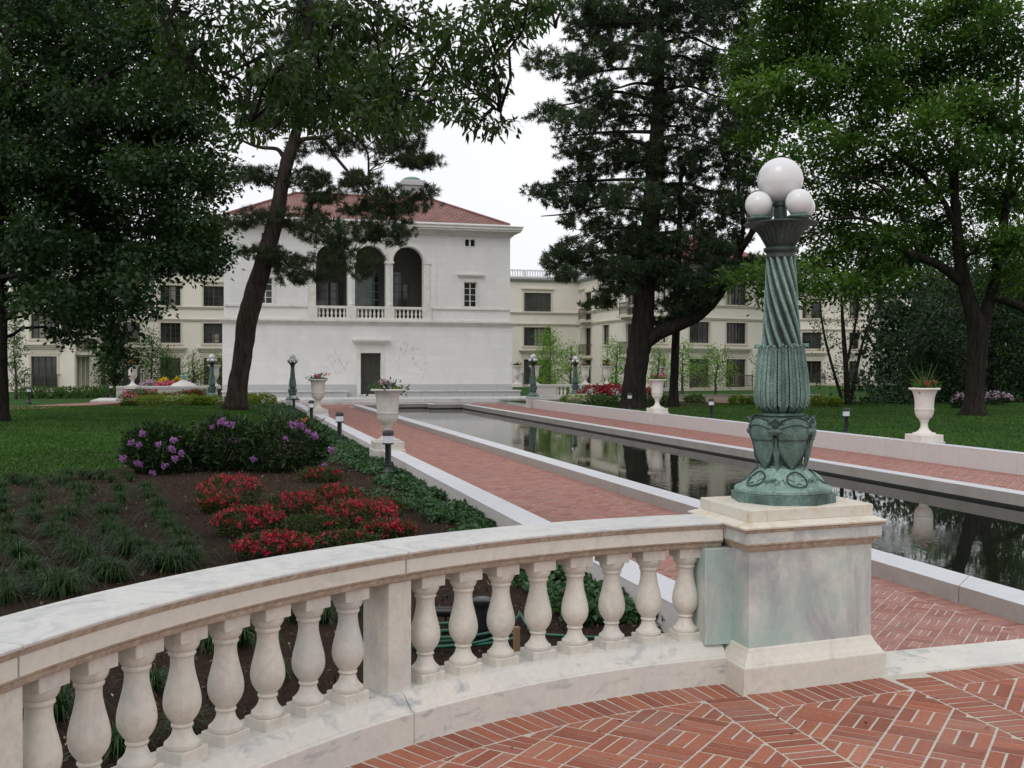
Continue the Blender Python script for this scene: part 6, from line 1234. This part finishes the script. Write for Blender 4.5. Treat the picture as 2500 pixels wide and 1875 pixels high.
p = at(*Z9(462, 722), 8.7); t = thing('garden_spotlight', 'black cylindrical garden spotlight with white end behind the first balusters of the right bay', 'spotlight', (p[0], p[1], ZL))
d_ = np.array([cos(YAW), -sin(YAW), 0.]); MB().tube([p-d_*.10, p-d_*.099, p+d_*.13], [.03, .040, .040], 20).build('housing', 'black_plastic', t, auto=40); MB().tube([p-d_*.155, p-d_*.10], [.043, .043], 20).build('lens_cap', 'white_paint', t, auto=40); MB().tube([(p[0], p[1], ZL-.02), (p[0], p[1], p[2])], .010, 8).build('stake', 'black_plastic', t)
p = gnd(*Z9(888, 975)); t = thing('wooden_stake', 'short square wooden stake in the mulch right of the standpipe', 'stake', (p[0], p[1], ZL)); MB().box(p[0]-.022, p[0]+.022, p[1]-.022, p[1]+.022, ZL-.05, ZL+.20, bev=.004).build('post', 'wood_stake', t)
t = thing('utility_box', 'small grey utility box behind the purple rhododendrons', 'utility box', (-.75, 25.6, ZL)); MB().box(-1.0, -.5, 25.4, 25.8, ZL-.05, ZL+.36, bev=.03).build('body', 'grey_box', t); MB().box(-1.03, -.47, 25.37, 25.83, ZL+.36, ZL+.40, bev=.01).build('lid', 'grey_box', t)
for (X, Y, s_, lab) in ((885, 1036, .08, 'pale rounded stone in the ivy below the low wall'),):
    p = gnd(X, Y); mb = MB().sphere((p[0], p[1], ZL+.06), s_, 12, 8, sq=.6); vv = mb.v[0]; mb.v[0] = vv+.02*np.sin(vv*31+1)[:, [1, 2, 0]]; tag(mb.build('garden_stone', 'urn_grey', smooth=True), lab, 'stone')
# sign by the path
p = at(1308, 862, 60); sx = at(1308, 0, 1)
def sign(lab, X, ytop, ybase, d, wpx, hpx):
    b0 = at(X, ybase, d); tp = at(X, ytop, d); s_ = d/2345; t = thing('garden_sign', lab, 'sign', (b0[0], b0[1], ZL)); MB().box(b0[0]-.025, b0[0]+.025, b0[1]-.02, b0[1]+.02, ZL-.05, tp[2]-.02).build('post', 'black_metal_and_shade', t)
    w = wpx*s_/2; h = hpx*s_; MB().box(b0[0]-w, b0[0]+w, b0[1]-.045, b0[1]-.022, tp[2]-h, tp[2], bev=.004).build('panel', 'white_paint', t); mk = MB()
    for k, (a, b, z0, z1) in enumerate(((-.7, .7, .12, .28), (-.6, .5, .36, .46), (-.7, .2, .56, .66), (-.5, .6, .76, .86))): mk.box(b0[0]+w*a, b0[0]+w*b, b0[1]-.050, b0[1]-.0455, tp[2]-h*z1, tp[2]-h*z0)
    mk.build('lettering', 'red_plastic', t)
sign('small white sign with red marks on a thin black post behind an urn', 1431, 793, 868, 58, 11, 17)
# folding chair on the balcony and ledge plants are tiny; the chair is shown
c0 = np.array([34.2, 91.0, 2.70]); t = thing('folding_chair', 'white folding chair on the lower railed balcony', 'chair', tuple(c0))
MB().tube([c0+[-.1, .3, 0], c0+[-.1, -.25, .85]], .018, 6).tube([c0+[.3, .3, 0], c0+[.3, -.25, .85]], .018, 6).build('back_frame', 'white_paint', t); MB().tube([c0+[-.1, -.3, 0], c0+[-.1, .25, .48]], .018, 6).tube([c0+[.3, -.3, 0], c0+[.3, .25, .48]], .018, 6).build('leg_frame', 'white_paint', t); MB().box(c0[0]-.12, c0[0]+.32, c0[1]-.2, c0[1]+.25, c0[2]+.44, c0[2]+.47).build('seat', 'white_paint', t); MB().box(c0[0]-.12, c0[0]+.32, c0[1]-.27, c0[1]-.25, c0[2]+.62, c0[2]+.84).build('backrest', 'white_paint', t)
